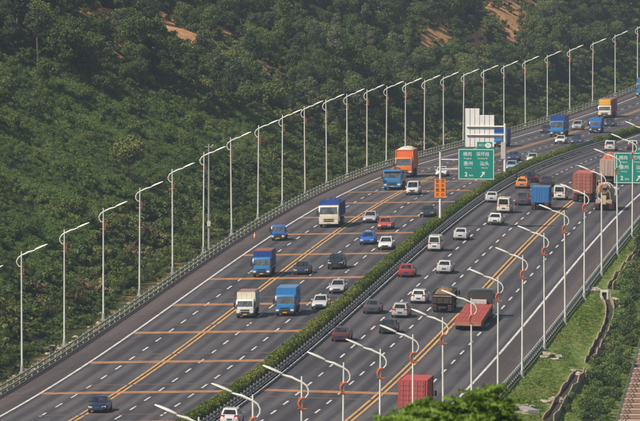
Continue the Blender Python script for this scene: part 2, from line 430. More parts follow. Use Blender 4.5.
# ------------------------------------------------------------------ foliage
def leaf_material(name, stops, trans=.25, rand_obj=True):
    m = bpy.data.materials.new(name); m.use_nodes = True; nt = m.node_tree; N = nt.nodes; L = nt.links
    N.remove(N['Principled BSDF']); out = N['Material Output']
    a = N.new('ShaderNodeAttribute'); a.attribute_name = 'v'
    oi = N.new('ShaderNodeObjectInfo')
    s = N.new('ShaderNodeMath'); s.operation = 'MULTIPLY_ADD'; L.new(oi.outputs['Random'], s.inputs[0]); s.inputs[1].default_value = .62
    h = N.new('ShaderNodeMath'); h.operation = 'MULTIPLY'; L.new(a.outputs['Fac'], h.inputs[0]); h.inputs[1].default_value = .38; L.new(h.outputs[0], s.inputs[2])
    r = N.new('ShaderNodeValToRGB'); e = r.color_ramp.elements
    e[0].position, e[0].color = stops[0][0], (*stops[0][1], 1); e[1].position, e[1].color = stops[-1][0], (*stops[-1][1], 1)
    for p_, c in stops[1:-1]: q = e.new(p_); q.color = (*c, 1)
    pg = N.new('ShaderNodeNewGeometry'); pn = N.new('ShaderNodeTexNoise'); pn.inputs['Scale'].default_value = .055; pn.inputs['Detail'].default_value = 3
    L.new(pg.outputs['Position'], pn.inputs['Vector'])
    ps = N.new('ShaderNodeMath'); ps.operation = 'MULTIPLY_ADD'; L.new(pn.outputs['Fac'], ps.inputs[0]); ps.inputs[1].default_value = 1.5; ps.inputs[2].default_value = -.75
    sm = N.new('ShaderNodeMath'); sm.operation = 'ADD'; L.new(s.outputs[0], sm.inputs[0]); L.new(ps.outputs[0], sm.inputs[1])
    L.new(sm.outputs[0], r.inputs[0])
    df = N.new('ShaderNodeBsdfDiffuse'); tr = N.new('ShaderNodeBsdfTranslucent'); mx = N.new('ShaderNodeMixShader'); mx.inputs[0].default_value = trans
    gl = N.new('ShaderNodeBsdfGlossy'); gl.inputs['Roughness'].default_value = .45; gl.inputs['Color'].default_value = (.6, .65, .6, 1)
    m2 = N.new('ShaderNodeMixShader'); m2.inputs[0].default_value = .015
    L.new(r.outputs[0], df.inputs[0]); L.new(r.outputs[0], tr.inputs[0])
    L.new(df.outputs[0], mx.inputs[1]); L.new(tr.outputs[0], mx.inputs[2]); L.new(mx.outputs[0], m2.inputs[1]); L.new(gl.outputs[0], m2.inputs[2]); L.new(m2.outputs[0], out.inputs[0])
    return m
M_TREE = leaf_material('forest_leaves', [(0, (.038, .062, .026)), (.3, (.065, .10, .034)), (.6, (.105, .145, .043)), (.85, (.155, .19, .055)), (1, (.21, .22, .075))])
M_DARK = leaf_material('dark_leaves', [(0, (.026, .046, .026)), (.5, (.05, .08, .036)), (1, (.085, .12, .045))])
M_SCRUB = leaf_material('scrub_leaves', [(0, (.05, .08, .022)), (.35, (.085, .125, .032)), (.7, (.13, .17, .042)), (1, (.2, .2, .07))])
M_LOW = leaf_material('low_scrub_leaves', [(0, (.066, .112, .034)), (.35, (.102, .165, .046)), (.7, (.145, .22, .06)), (1, (.205, .26, .08))])
M_HEDGE = leaf_material('hedge_leaves', [(0, (.075, .115, .02)), (.5, (.15, .20, .034)), (1, (.26, .26, .06))])
M_FORE = leaf_material('feathery_leaves', [(0, (.055, .125, .018)), (.5, (.115, .225, .03)), (1, (.21, .32, .048))], trans=.4)
M_GRASS = leaf_material('grass_blades', [(0, (.11, .175, .03)), (.5, (.165, .245, .045)), (.85, (.23, .27, .075)), (1, (.34, .29, .14))])
M_DRY = leaf_material('dry_fronds', [(0, (.16, .11, .06)), (.5, (.26, .19, .11)), (1, (.36, .28, .17))])
M_BARK = mat('bark', (.13, .10, .075), .95, noise=.6, nscale=4)

def leaf_mesh(name, c, nrm, size, m, asp=.62, rng=RNG):
    """many leaf-sized rhombs, bent along the midrib: c centres, nrm normals, size lengths"""
    n = len(c); nrm = nrm / (np.linalg.norm(nrm, axis=1, keepdims=True) + 1e-9)
    r = rng.normal(size=(n, 3)); u = np.cross(nrm, r); u /= np.linalg.norm(u, axis=1, keepdims=True) + 1e-9
    w = np.cross(nrm, u); s = size[:, None] * .5
    v = np.stack([c - u * s, c + w * s * asp - nrm * s * .18, c + u * s, c - w * s * asp - nrm * s * .18], 1).reshape(-1, 3)
    me = bpy.data.meshes.new(name)
    me.vertices.add(4 * n); me.vertices.foreach_set('co', v.astype(np.float32).ravel())
    me.loops.add(4 * n); me.loops.foreach_set('vertex_index', np.arange(4 * n, dtype=np.int32))
    me.polygons.add(n); me.polygons.foreach_set('loop_start', np.arange(0, 4 * n, 4, dtype=np.int32)); me.polygons.foreach_set('loop_total', np.full(n, 4, np.int32))
    me.update(calc_edges=True)
    at_ = me.attributes.new('v', 'FLOAT', 'FACE'); at_.data.foreach_set('value', rng.random(n).astype(np.float32))
    me.materials.append(m)
    return me
def crown_mesh(name, R, H, z0, nl, nleaf, ls, m, seed, up=.35, shape='round'):
    """crown of nl leafy clumps filling an ellipsoid of radius R and height H whose underside is at z0"""
    rng = np.random.default_rng(seed)
    cs, rs = [], []
    for k in range(nl):
        q = rng.normal(size=3); q /= np.linalg.norm(q); rad = rng.uniform(.35, .8)
        zc = q[2] * rad * .5 + .5
        taper = 1.0 if shape == 'round' else (1.15 - .85 * zc)
        cs.append([q[0] * rad * R * taper, q[1] * rad * R * taper, z0 + zc * H]); rs.append(rng.uniform(.26, .46) * R * (taper * .5 + .5))
    cs = np.array(cs); rs = np.array(rs)
    pr = rs ** 2 / (rs ** 2).sum(); k = rng.choice(nl, nleaf, p=pr)
    q = rng.normal(size=(nleaf, 3)); q[:, 2] += .25; q /= np.linalg.norm(q, axis=1, keepdims=True)
    rad = rng.uniform(.72, 1.06, nleaf) + (rng.random(nleaf) < .1) * rng.uniform(0, .25, nleaf)
    c = cs[k] + q * (rs[k] * rad)[:, None] * np.array([1, 1, .82])
    nr = q * .8 + rng.normal(size=(nleaf, 3)) * .55 + np.array([0, 0, up])
    return leaf_mesh(name, c, nr, ls * rng.uniform(.6, 1.35, nleaf), m, rng=rng)
def trunk_mesh(name, h, r, seed, limbs=5, spread=1.6):
    rng = np.random.default_rng(seed); mb = MB(); lean = rng.normal(size=2) * .12
    pts_ = [(lean[0] * h * k * k / 9, lean[1] * h * k * k / 9, h * k / 3 - .3) for k in range(4)]
    mb.tube(pts_, [r, r * .8, r * .6, r * .3], 7)
    for k in range(limbs):
        a = k * 2.4 + rng.uniform(0, 1); zb = h * rng.uniform(.45, .85); l = spread * rng.uniform(.6, 1.1)
        x0, y0 = lean[0] * h * (zb / h) ** 2, lean[1] * h * (zb / h) ** 2
        mb.tube([(x0, y0, zb), (x0 + math.cos(a) * l * .5, y0 + math.sin(a) * l * .5, zb + l * .35), (x0 + math.cos(a) * l, y0 + math.sin(a) * l, zb + l * .85)], [r * .42, r * .28, r * .1], 5)
    me = mb.mesh(name, smooth=True); me.materials.append(M_BARK); return me

TREES = []       # (crown mesh, trunk mesh, crown radius, total height, kind)
for k in range(4):
    TREES.append((crown_mesh('crown', 2.5, 3.9, 1.5, 17, 2700, .28, M_TREE, 100 + k), trunk_mesh('trunk', 3.6, .14, k, 5, 1.5), 2.5, 5.4, 'broadleaf'))
for k in range(3):
    TREES.append((crown_mesh('crown', 1.5, 2.5, .5, 11, 1350, .22, M_SCRUB, 200 + k), trunk_mesh('trunk', 1.9, .07, 10 + k, 4, .9), 1.5, 3.0, 'scrub'))
for k in range(3):
    TREES.append((crown_mesh('crown', 2.0, 5.2, 1.2, 17, 2600, .27, M_DARK, 300 + k, shape='cone'), trunk_mesh('trunk', 4.6, .14, 20 + k, 6, 1.2), 2.0, 6.4, 'dark'))
M_PALE = leaf_material('grey_green_leaves', [(0, (.06, .085, .05)), (.5, (.10, .13, .07)), (1, (.17, .19, .10))])
for k in range(2):
    TREES.append((crown_mesh('crown', 1.5, 5.4, 2.0, 13, 1500, .24, M_PALE, 350 + k), trunk_mesh('trunk', 6.0, .13, 50 + k, 7, 1.1), 1.5, 7.2, 'pale'))
SHRUBS = [crown_mesh('shrub_leaves', 1.0, 1.3, -.1, 7, 420, .24, M_SCRUB if k % 2 else M_TREE, 400 + k) for k in range(5)]
LOW = [crown_mesh('scrub_leaves', 1.0, 1.15, -.25, 12, 560, .17, M_LOW, 450 + k, up=.6) for k in range(5)] + [crown_mesh('scrub_leaves', .8, 1.7, -.2, 9, 480, .17, M_SCRUB, 460, up=.5)]

# ---- scatter over the hill
cand = []
Tg = []
d = 640.0
while d < 1640:
    t_ = -28.2
    while t_ > -120:
        Tg.append((d + RNG.uniform(-1.6, 1.6), t_ + RNG.uniform(-1.5, 1.5))); t_ -= 3.0
    d += 3.1
Tg = np.array(Tg)
x, y, _ = P(Tg[:, 0], Tg[:, 1]); z = ground_z(Tg[:, 0], Tg[:, 1])
u, v = proj(x, y, z)
keep = (u > -90) & (u < 740) & (v > -45) & (v < 470)
Tg, x, y, z, u, v = Tg[keep], x[keep], y[keep], z[keep], u[keep], v[keep]
field = np.sin(Tg[:, 0] / 41 + .7) + np.sin(Tg[:, 1] / 11 - Tg[:, 0] / 75) + .6 * np.sin(Tg[:, 0] / 17 + Tg[:, 1] / 7)
forest = []      # x,y,z,kind index,scale,rot
uu = -Tg[:, 1] - 27
for i in range(len(Tg)):
    r = RNG.random()
    scrubby = (u[i] < 330 and v[i] > 60 + .22 * u[i] and uu[i] > 5)
    if uu[i] < 5 : p_keep, kinds = .6, (4, 5, 6)
    elif scrubby: p_keep, kinds = (.13, (4, 5, 6, 4, 5, 6, 4, 5, 6, 4, 0)) if field[i] < 1.35 else (.3, (7, 8, 0, 4, 5))
    else: p_keep, kinds = (.72, (0, 1, 2, 3, 0, 1, 2, 3, 5, 7, 8, 10, 11, 6)) if field[i] < .9 else (.6, (7, 8, 9, 0, 1, 10))
    if r > p_keep: continue
    k = kinds[RNG.integers(len(kinds))]
    sc = (RNG.uniform(.45, 1.0) if RNG.random() < .9 else RNG.uniform(1.0, 1.3)) * (.75 if uu[i] < 9 else 1.0)
    hgt = TREES[k][3] * sc; rad = TREES[k][2] * sc
    pu, pv = proj(np.array([x[i]] * 5), np.array([y[i]] * 5), z[i] + hgt * np.array([.1, .35, .6, .85, 1.0]))
    w = rad * FPX / y[i] * .8
    hit = False; wq = np.linspace(-1.15, 1.15, 7)[:, None] * w
    for poly in SOIL_PX:
        if in_poly(pu[None, :] + wq, np.broadcast_to(pv, (7, 5)), poly).any(): hit = True; break
    if hit and RNG.random() < .99: continue
    forest.append((x[i], y[i], z[i], k, sc, RNG.uniform(0, 6.28), u[i], v[i], rad * FPX / y[i], hgt * FPX / y[i]))
forest.sort(key=lambda q: q[1])
# which show largest: paint near to far into a coarse buffer
buf = np.zeros((211, 320), bool); yy, xx = np.mgrid[0:211, 0:320] * 2.0
vis = []
for q in forest:
    cx_, cyy, rw, rh = q[6], q[7] - q[9] * .55, q[8], q[9] * .48
    x0, x1, y0, y1 = int((cx_ - rw) / 2), int((cx_ + rw) / 2) + 1, int((cyy - rh) / 2), int((cyy + rh) / 2) + 1
    x0, y0 = max(x0, 0), max(y0, 0)
    sub = (slice(y0, max(y1, y0)), slice(x0, max(x1, x0)))
    e = ((xx[sub] - cx_) / rw) ** 2 + ((yy[sub] - cyy) / rh) ** 2 < .85
    new = e & ~buf[sub]; vis.append(int(new.sum())); buf[sub] |= e
order = np.argsort(vis)[::-1][:300]; chosen = set(int(i) for i in order if vis[i] > 2)
ORD = ['first', 'second', 'third', 'fourth', 'fifth', 'sixth', 'seventh', 'eighth', 'ninth', 'tenth', 'eleventh', 'twelfth', 'thirteenth', 'fourteenth', 'fifteenth', 'sixteenth', 'seventeenth', 'eighteenth', 'nineteenth', 'twentieth',
       'twenty-first', 'twenty-second', 'twenty-third', 'twenty-fourth', 'twenty-fifth', 'twenty-sixth', 'twenty-seventh', 'twenty-eighth', 'twenty-ninth', 'thirtieth']
KLAB = {'broadleaf': 'leafy mid green tree', 'scrub': 'small light green scrub tree', 'dark': 'tall dark green tree', 'pale': 'slender grey green tree'}
lamp_u = np.array(proj(*P(_pd[0] + 29.353 * np.arange(-1, 27), -25.3))[0])
seen = {}
KNAME = {'broadleaf': 'forest_tree', 'scrub': 'scrub_tree', 'dark': 'dark_tree', 'pale': 'slender_tree'}
KGRP = {'broadleaf': 'leafy trees on the hillside', 'scrub': 'scrub trees on the hillside', 'dark': 'dark trees on the hillside', 'pale': 'slender trees on the hillside'}
rest = []
for i, q in enumerate(forest):
    if i not in chosen: rest.append(q); continue
    cm, tm, _, _, kind = TREES[q[3]]
    li = int(np.argmin(np.abs(lamp_u - q[6]))); key = (kind, li); seen[key] = seen.get(key, 0) + 1
    o = tag(empty(KNAME[kind], (q[0], q[1], q[2] - .1)), '%s behind the %s left lamp, %s such tree uphill' % (KLAB[kind], ORD[li], ORD[min(seen[key] - 1, 29)]), 'tree', KGRP[kind]); o.rotation_euler.z = q[5]; o.scale = (q[4],) * 3
    link('crown', cm, None, o); link('trunk', tm, None, o)

def scatter_object(name, pts_, protos, rots, scales, picks, label=None):
    """one object whose points carry copies of the given meshes (geometry nodes)"""
    me = bpy.data.meshes.new(name); me.vertices.add(len(pts_)); me.vertices.foreach_set('co', np.asarray(pts_, np.float32).ravel())
    a = me.attributes.new('rz', 'FLOAT', 'POINT'); a.data.foreach_set('value', np.asarray(rots, np.float32))
    a = me.attributes.new('sc', 'FLOAT', 'POINT'); a.data.foreach_set('value', np.asarray(scales, np.float32))
    a = me.attributes.new('pick', 'INT', 'POINT'); a.data.foreach_set('value', np.asarray(picks, np.int32))
    o = bpy.data.objects.new(name, me); COL.objects.link(o); tag(o, kind='stuff')
    if label: tag(o, label)
    coll = bpy.data.collections.new(name + '_kinds')
    for k, pm in enumerate(protos):
        po = bpy.data.objects.new('%s_kind_%02d' % (name, k), pm); coll.objects.link(po)
    g = bpy.data.node_groups.new(name + '_nodes', 'GeometryNodeTree')
    g.interface.new_socket('Geometry', in_out='INPUT', socket_type='NodeSocketGeometry'); g.interface.new_socket('Geometry', in_out='OUTPUT', socket_type='NodeSocketGeometry')
    N = g.nodes; L = g.links
    gi = N.new('NodeGroupInput'); go = N.new('NodeGroupOutput'); io = N.new('GeometryNodeInstanceOnPoints'); ci = N.new('GeometryNodeCollectionInfo')
    ci.inputs['Collection'].default_value = coll; ci.inputs['Separate Children'].default_value = True; ci.inputs['Reset Children'].default_value = True
    def na(nm, ty):
        q = N.new('GeometryNodeInputNamedAttribute'); q.data_type = ty; q.inputs['Name'].default_value = nm; return q.outputs['Attribute']
    cb = N.new('ShaderNodeCombineXYZ'); L.new(na('rz', 'FLOAT'), cb.inputs[2])
    er = N.new('FunctionNodeEulerToRotation'); L.new(cb.outputs[0], er.inputs[0])
    L.new(gi.outputs[0], io.inputs['Points']); L.new(ci.outputs[0], io.inputs['Instance']); io.inputs['Pick Instance'].default_value = True
    L.new(na('pick', 'INT'), io.inputs['Instance Index']); L.new(er.outputs[0], io.inputs['Rotation']); L.new(na('sc', 'FLOAT'), io.inputs['Scale'])
    L.new(io.outputs[0], go.inputs[0])
    md = o.modifiers.new('scatter', 'NODES'); md.node_group = g
    return o
scatter_object('forest', [(q[0], q[1], q[2] - .1) for q in rest], [t_[0] for t_ in TREES], [q[5] for q in rest], [q[4] for q in rest], [q[3] for q in rest], 'dense green forest covering the hillside beyond the nearer trees')
# undergrowth that hides the earth
ns = 19000
sd = RNG.uniform(640, 1640, ns); st = -25.9 - RNG.beta(.85, 2.2, ns) * 90
x, y, _ = P(sd, st); z = ground_z(sd, st); u, v = proj(x, y, z)
inside = np.zeros(ns, bool)
for poly in SOIL_PX: inside |= in_poly(u, v - 5, poly) | in_poly(u, v, poly) | in_poly(u, v - 9, poly)
ok = (u > -70) & (u < 720) & (v > -40) & (v < 460) & (~inside | (RNG.random(ns) < .22)) & ~((u < 330) & (v > 60 + .22 * u) & (st < -34)) & ((st < -27.2) | (RNG.random(ns) < np.where(sd < 830, .55, .8)))
n_ = int(ok.sum())
near = np.clip((-st[ok] - 23) / 8, .42, 1)
scatter_object('undergrowth', np.stack([x[ok], y[ok], z[ok]], -1), SHRUBS, RNG.uniform(0, 6.28, n_), RNG.uniform(.55, 1.35, n_) * near, RNG.integers(0, 5, n_), 'low green undergrowth covering the hillside under the trees')

# low scrub covering the nearer smooth slope
ns = 42000
sd = RNG.uniform(650, 1060, ns); st = -27.5 - RNG.random(ns) * 62
x, y, _ = P(sd, st); z = ground_z(sd, st); u, v = proj(x, y, z)
ok = (u > -60) & (u < 345) & (v > 50 + .22 * u) & (v < 440) & (st < -29)
n_ = int(ok.sum()); wave = .75 + .35 * np.sin(sd[ok] / 9 + st[ok] / 5) * np.sin(st[ok] / 3.7 - sd[ok] / 21)
scatter_object('scrub', np.stack([x[ok], y[ok], z[ok]], -1), LOW, RNG.uniform(0, 6.28, n_), RNG.uniform(.5, 1.15, n_) * wave, np.where(RNG.random(n_) < .06, 5, RNG.integers(0, 5, n_)), 'low light green scrub covering the smooth slope at the left')
# ---- dry palm clumps and rubble on the left verge
def dry_clump_mesh(seed):
    rng = np.random.default_rng(seed); C, Nn, S = [], [], []
    for k in range(11):
        a = rng.uniform(0, 6.28); l = rng.uniform(1.2, 2.4); e = rng.uniform(.5, 1.25)
        for s_ in np.linspace(.1, 1, 16):
            p = np.array([math.cos(a) * l * s_ * math.cos(e), math.sin(a) * l * s_ * math.cos(e), l * s_ * math.sin(e) * 1.2 - 1.0 * s_ * s_])
            for sg in (-1, 1): C.append(p + rng.normal(size=3) * .05); Nn.append([-math.sin(a) * sg, math.cos(a) * sg, .7]); S.append(.45 * (1.2 - s_))
    return leaf_mesh('fronds', np.array(C), np.array(Nn), np.array(S) + .12, M_DRY, .3, rng)
dm = [dry_clump_mesh(s_) for s_ in (1, 2, 3)]
stem_me = MB().tube([(0, 0, -.3), (.02, 0, .5), (0, .03, .9)], [.11, .09, .06], 7).mesh('stem', smooth=True); stem_me.materials.append(M_BARK)
for k, (px, py, sc_, lab) in enumerate([(150, 246, 1.7, 'dry tan palm with hanging fronds left of the fifth left lamp'), (96, 300, 1.3, 'dry brown palm clump just left of the third left lamp'), (76, 312, 1.5, 'withered tan palm midway between the second and third left lamps'),
                                    (44, 322, 1.4, 'withered fronds left of the second left lamp'), (82, 296, 1.2, 'upper dry clump between the second and third left lamps'), (36, 300, 1.1, 'dry brown clump above and right of the first full left lamp'), (130, 262, 1.1, 'small dry clump left of the fourth left lamp'),
                                    (411, 152, 1.5, 'straw coloured tuft behind the rail right of the orange container'), (437, 150, 1.4, 'straw coloured tuft behind the rail left of the white sign back'), (450, 146, 1.1, 'small straw tuft just left of the white sign back')]):
    d, t_ = ray_hit(px, py); o = tag(empty('dry_palm', gpt(d, min(t_, -27.6), .7)), lab, 'palm', 'dry palm clumps on the left bank'); o.rotation_euler.z = k * 1.7; o.scale = (sc_,) * 3
    link('fronds', dm[k % 3], None, o); link('stem', stem_me, None, o)
def rock_mesh(seed):
    rng = np.random.default_rng(seed); bm = bmesh.new(); bmesh.ops.create_icosphere(bm, subdivisions=2, radius=.5)
    for v_ in bm.verts:
        q = v_.co.copy(); v_.co = q * (1 + .35 * math.sin(q.x * 7 + seed) * math.cos(q.y * 6 + seed * 2) + rng.uniform(-.1, .1)); v_.co.z *= .65
    me = bpy.data.meshes.new('rock'); bm.to_mesh(me); bm.free(); me.materials.append(M_STONE); return me
rm = [rock_mesh(s_) for s_ in range(4)]
rock_d = sorted(float(RNG.choice([RNG.uniform(690, 760), RNG.uniform(675, 790), RNG.uniform(820, 850)])) for k in range(29))
for k, d in enumerate(rock_d):
    t_ = RNG.uniform(-27.2, -24.6)
    o = link('rock', rm[k % 4], None); o.location = gpt(d, t_, .05); o.rotation_euler = (0, 0, RNG.uniform(0, 6)); s_ = RNG.uniform(.25, .7); o.scale = (s_ * 1.3, s_, s_)
    tag(o, 'pale tan stone behind the left guardrail, %s one counted from the bottom left' % ORD[k], 'rock', 'rubble stones behind the left guardrail')

# ------------------------------------------------------------------ median hedge
def hedge_piece(seed, L_=12.0):
    rng = np.random.default_rng(seed); n = 4600
    xs = rng.uniform(-L_ / 2 - .2, L_ / 2 + .2, n)
    top = 1.10 + .12 * np.sin(xs * 1.7 + seed) + .09 * np.sin(xs * 4.1 + seed * 3) - .3 * (np.sin(xs * .83 + seed * 2.1) > .93)
    a = rng.uniform(-.25, math.pi + .25, n)                              # round the section
    hw = .58 + .04 * np.sin(xs * 2.3 + seed)
    c = np.stack([xs, np.sign(np.cos(a)) * np.abs(np.cos(a)) ** .6 * hw, .15 + (top - .15) * np.abs(np.sin(a)) ** .55], -1) + rng.normal(size=(n, 3)) * .04
    c[:, 2] = np.maximum(c[:, 2], .12)
    nr = np.stack([np.zeros(n), np.cos(a), np.sin(a)], -1) + rng.normal(size=(n, 3)) * .6
    return leaf_mesh('foliage', c, nr, rng.uniform(.12, .24, n), M_HEDGE, rng=rng)
hp = [hedge_piece(s_) for s_ in range(4)]
M_TWIG = mat('hedge_twigs', (.035, .04, .02), .95)
def hedge(d0, d1, label):
    root = tag(empty('hedge', pt((d0 + d1) / 2, -.35)), label, 'hedge', 'clipped hedges on the median')
    k = 0
    for d in np.arange(d0 + 6, d1 - 3, 12.0):
        o = link('foliage', hp[k % 4], None, root); o.location = pt(d, -.5, .05) - root.location; o.rotation_euler.z = heading(d) + (math.pi if k % 3 == 1 else 0); k += 1
        o.scale = (1, 1, RNG.uniform(.92, 1.1))
    core = MB(); ds = np.arange(d0 + 1, d1 - 1, 5.0)
    core.loft([[tuple(pt(d, -.5 + a, b) - root.location) for a, b in ((-.5, .05), (.5, .05), (.45, .85), (-.45, .85))] for d in ds]); core.build('twigs', M_TWIG, root)
hedge(588, 1128, 'long clipped green hedge along the median nearer the camera')
hedge(1166, 1500, 'far clipped hedge on the median beyond the green screen')
M_SCREEN = mat('green_screen', srgb(30, 92, 72), .6, noise=.3)
so = tag(empty('glare_screen', pt(1147, -.3)), 'dark green screen panels between the two median hedges', 'screen')
for d in np.arange(1129, 1165, 3.0):
    o = MB().box(-1.44, 1.44, -.03, .03, .15, 1.25).build('panel', M_SCREEN, so, bevel=.01); o.location = pt(d + 1.5, -.3) - so.location; o.rotation_euler.z = heading(d)
    o = MB().box(-.04, .04, -.04, .04, 0, 1.35).build('post', M_GALV, so); o.location = pt(d, -.3) - so.location
# ------------------------------------------------------------------ street lamps
M_POLE = mat('white_lamp_paint', (.72, .72, .69), .5, noise=.5, nscale=.8, col2=(.46, .44, .40, 1))
M_LAMPRED = mat('orange_red_ornament_paint', (.52, .13, .06), .5, noise=.5, nscale=2)
M_LENS = mat('lamp_lens', (.75, .76, .74), .25)
def lamp_meshes(reach):
    """local +X points over the road; pole 12 m"""
    pole = MB().tube([(0, 0, -.3), (0, 0, 3), (0, 0, 8), (0, 0, 12.0)], [.105, .095, .08, .06], 10)
    base = MB().box(-.26, .26, -.26, .26, -.35, .12).tube([(0, 0, .1), (0, 0, .75)], [.19, .165], 10)
    # S-shaped arm: leaves the pole low on the far side, swings out behind it, crosses it and rises over the road
    arm_pts = [(-.02, 0, 10.48), (-.26, 0, 10.53), (-.45, 0, 10.78), (-.47, 0, 11.08), (-.31, 0, 11.38), (0, 0, 11.6), (reach * .14, 0, 11.76), (reach * .27, 0, 11.93), (reach * .38, 0, 12.0), (reach * .5, 0, 12.1), (reach * .62, 0, 12.28)]
    arm = MB().tube(arm_pts, [.04, .05, .055, .06, .065, .07, .085, .095, .08, .06, .06], 8)
    a0, a1 = Vector((reach * .5, 0, 12.16)), Vector((reach, 0, 12.72)); dr = (a1 - a0).normalized(); up = Vector((-dr.z, 0, dr.x))
    rings = []
    for s_, w, h in ((0, .07, .05), (.12, .15, .09), (.4, .2, .115), (.75, .18, .10), (.95, .11, .06), (1, .05, .03)):
        c = a0.lerp(a1, s_)
        rings.append([tuple(c + up * (h * zz) + Vector((0, w * yy_, 0))) for yy_, zz in ((-1, -.2), (-.7, -.6), (.7, -.6), (1, -.2), (.8, .6), (.3, 1), (-.3, 1), (-.8, .6))])
    head = MB().loft(rings)
    c = a0.lerp(a1, .55) - up * .075
    lens = MB().add([tuple(c + dr * a + Vector((0, b, 0))) for a, b in ((-.4, -.11), (.4, -.1), (.4, .1), (-.4, .11))], [(0, 1, 2, 3)])
    # orange ornament: an open ring curling round the pole on the road side
    orn_pts = [(.04 + .36 * math.cos(a), .12 * math.sin(a * .5), 10.12 + .40 * math.sin(a)) for a in np.linspace(math.radians(70), math.radians(300), 18)]
    orn_pts = [(p[0] * -1 - .13, p[1], p[2]) for p in orn_pts]
    orn = MB().tube(orn_pts, [.04 + .055 * math.sin(math.pi * k / 17) for k in range(18)], 7)
    orn.tube([(-.42, 0, 9.8), (-.1, 0, 9.72), (.3, 0, 9.78)], [.025, .045, .025], 7).tube([(-.36, 0, 10.5), (-.05, 0, 10.58), (.26, 0, 10.46)], [.02, .04, .025], 7)
    return [('pole', pole.mesh('pole', smooth=True), M_POLE), ('base', base.mesh('base', smooth=True), M_GALV), ('arm', arm.mesh('arm', smooth=True), M_POLE),
            ('lamp_head', head.mesh('lamp_head', smooth=True), M_POLE), ('ornament', orn.mesh('ornament', smooth=True), M_LAMPRED)], lens.mesh('lens')
def lamp_row(t_, ids, d_at, reach, side, label):
    ms, lens = lamp_meshes(reach)
    for n_, i in enumerate(ids):
        d = d_at(i); o = tag(empty('street_lamp', pt(d, t_, -.1)), label(n_), 'street lamp', side)
        hd = heading(d); o.rotation_euler = (random.uniform(-.011, .011), random.uniform(-.011, .011), hd - math.pi / 2 if t_ < 0 else hd + math.pi / 2)
        for nm, me, m_ in ms:
            c = link(nm, me, m_, o)
            if nm == 'lamp_head': link('lens', lens, M_LENS, c)
lamp_row(-25.3, range(-1, 27), lambda i: float(_pd[0] + 29.353 * i), 2.6, 'lamps of the left row', lambda n_: 'white street lamp on the forest side, %s from the left edge of the photo' % ORD[n_])
lamp_row(24.15, range(-11, 8), lambda i: 696.5 + 29.35 * i, 2.7, 'lamps of the right row', lambda n_: 'white street lamp on the grass bank side, %s of the right row from bottom left' % ORD[n_])

# camera mast beside the left row
mst = tag(empty('camera_mast', pt(850.6, -25.4, -.1)), 'plain tall grey mast with a small box, close beside a left street lamp', 'mast')
MB().tube([(0, 0, -.2), (0, 0, 6), (0, 0, 12.6)], [.15, .12, .08], 10).build('pole', M_GALV, mst, smooth=True)
MB().box(-.2, .2, -.33, -.11, 2.7, 3.35).build('control_box', mat('box_grey_white', (.62, .62, .6), .5, noise=.3), mst, bevel=.02)
MB().box(-.5, .5, -.05, .05, 12.2, 12.3).build('bracket', M_GALV, mst)
ch = MB().box(.35, .58, -.4, .1, 12.32, 12.5).build('camera_housing', M_POLE, mst, bevel=.03)
MB().cyl_y(.465, 12.41, -.46, -.39, .06, 12).build('camera_lens', mat('dark_glass_lens', (.02, .02, .025), .1), ch)
# traffic cone on the left shoulder
cn = tag(empty('traffic_cone', pt(866, -21.6)), 'small orange traffic cone standing on the left shoulder', 'cone')
MB().box(-.22, .22, -.22, .22, .004, .05).build('foot', mat('cone_foot', (.05, .05, .05), .8), cn, bevel=.01)
MB().tube([(0, 0, .05), (0, 0, .32)], [.17, .115], 14).tube([(0, 0, .52), (0, 0, .78)], [.075, .03], 14).build('cone_body', mat('cone_orange', (.75, .22, .06), .6, noise=.3), cn, smooth=True)
MB().tube([(0, 0, .32), (0, 0, .52)], [.115, .075], 14).build('reflective_band', mat('cone_white', (.75, .74, .7), .5), cn, smooth=True)

# ------------------------------------------------------------------ signs
M_SGREEN = mat('sign_green', (.0, .235, .19), .45, noise=.15, nscale=.8)
M_SWHITE = mat('sign_white', (.8, .82, .8), .45)
M_SORANGE = mat('sign_orange', (.86, .25, .02), .5, noise=.15, nscale=1.5)
M_SDARK = mat('sign_dark', (.10, .035, .01), .6)
M_SBACK = mat('sign_back_sheet', (.80, .78, .78), .55, noise=.35, nscale=.9, col2=(.62, .6, .6, 1))
def text_part(txt, size, loc, m_, parent, name='lettering', squeeze=1.0, bold=0.0, depth=.012):
    cu = bpy.data.curves.new('txt', 'FONT'); cu.body = txt; cu.size = size; cu.align_x = 'CENTER'; cu.align_y = 'CENTER'; cu.extrude = depth; cu.offset = bold
    to = bpy.data.objects.new('txt', cu); COL.objects.link(to)
    dg = bpy.context.evaluated_depsgraph_get(); me = bpy.data.meshes.new_from_object(to.evaluated_get(dg))
    bpy.data.objects.remove(to)
    o = link(name, me, None, parent); me.materials.clear(); me.materials.append(m_)
    o.rotation_euler = (math.pi / 2, 0, 0); o.location = loc; o.scale = (squeeze, 1, 1)
    return o
def face_rot(d): return heading(d) - math.pi / 2        # local -Y looks back down the road at the camera
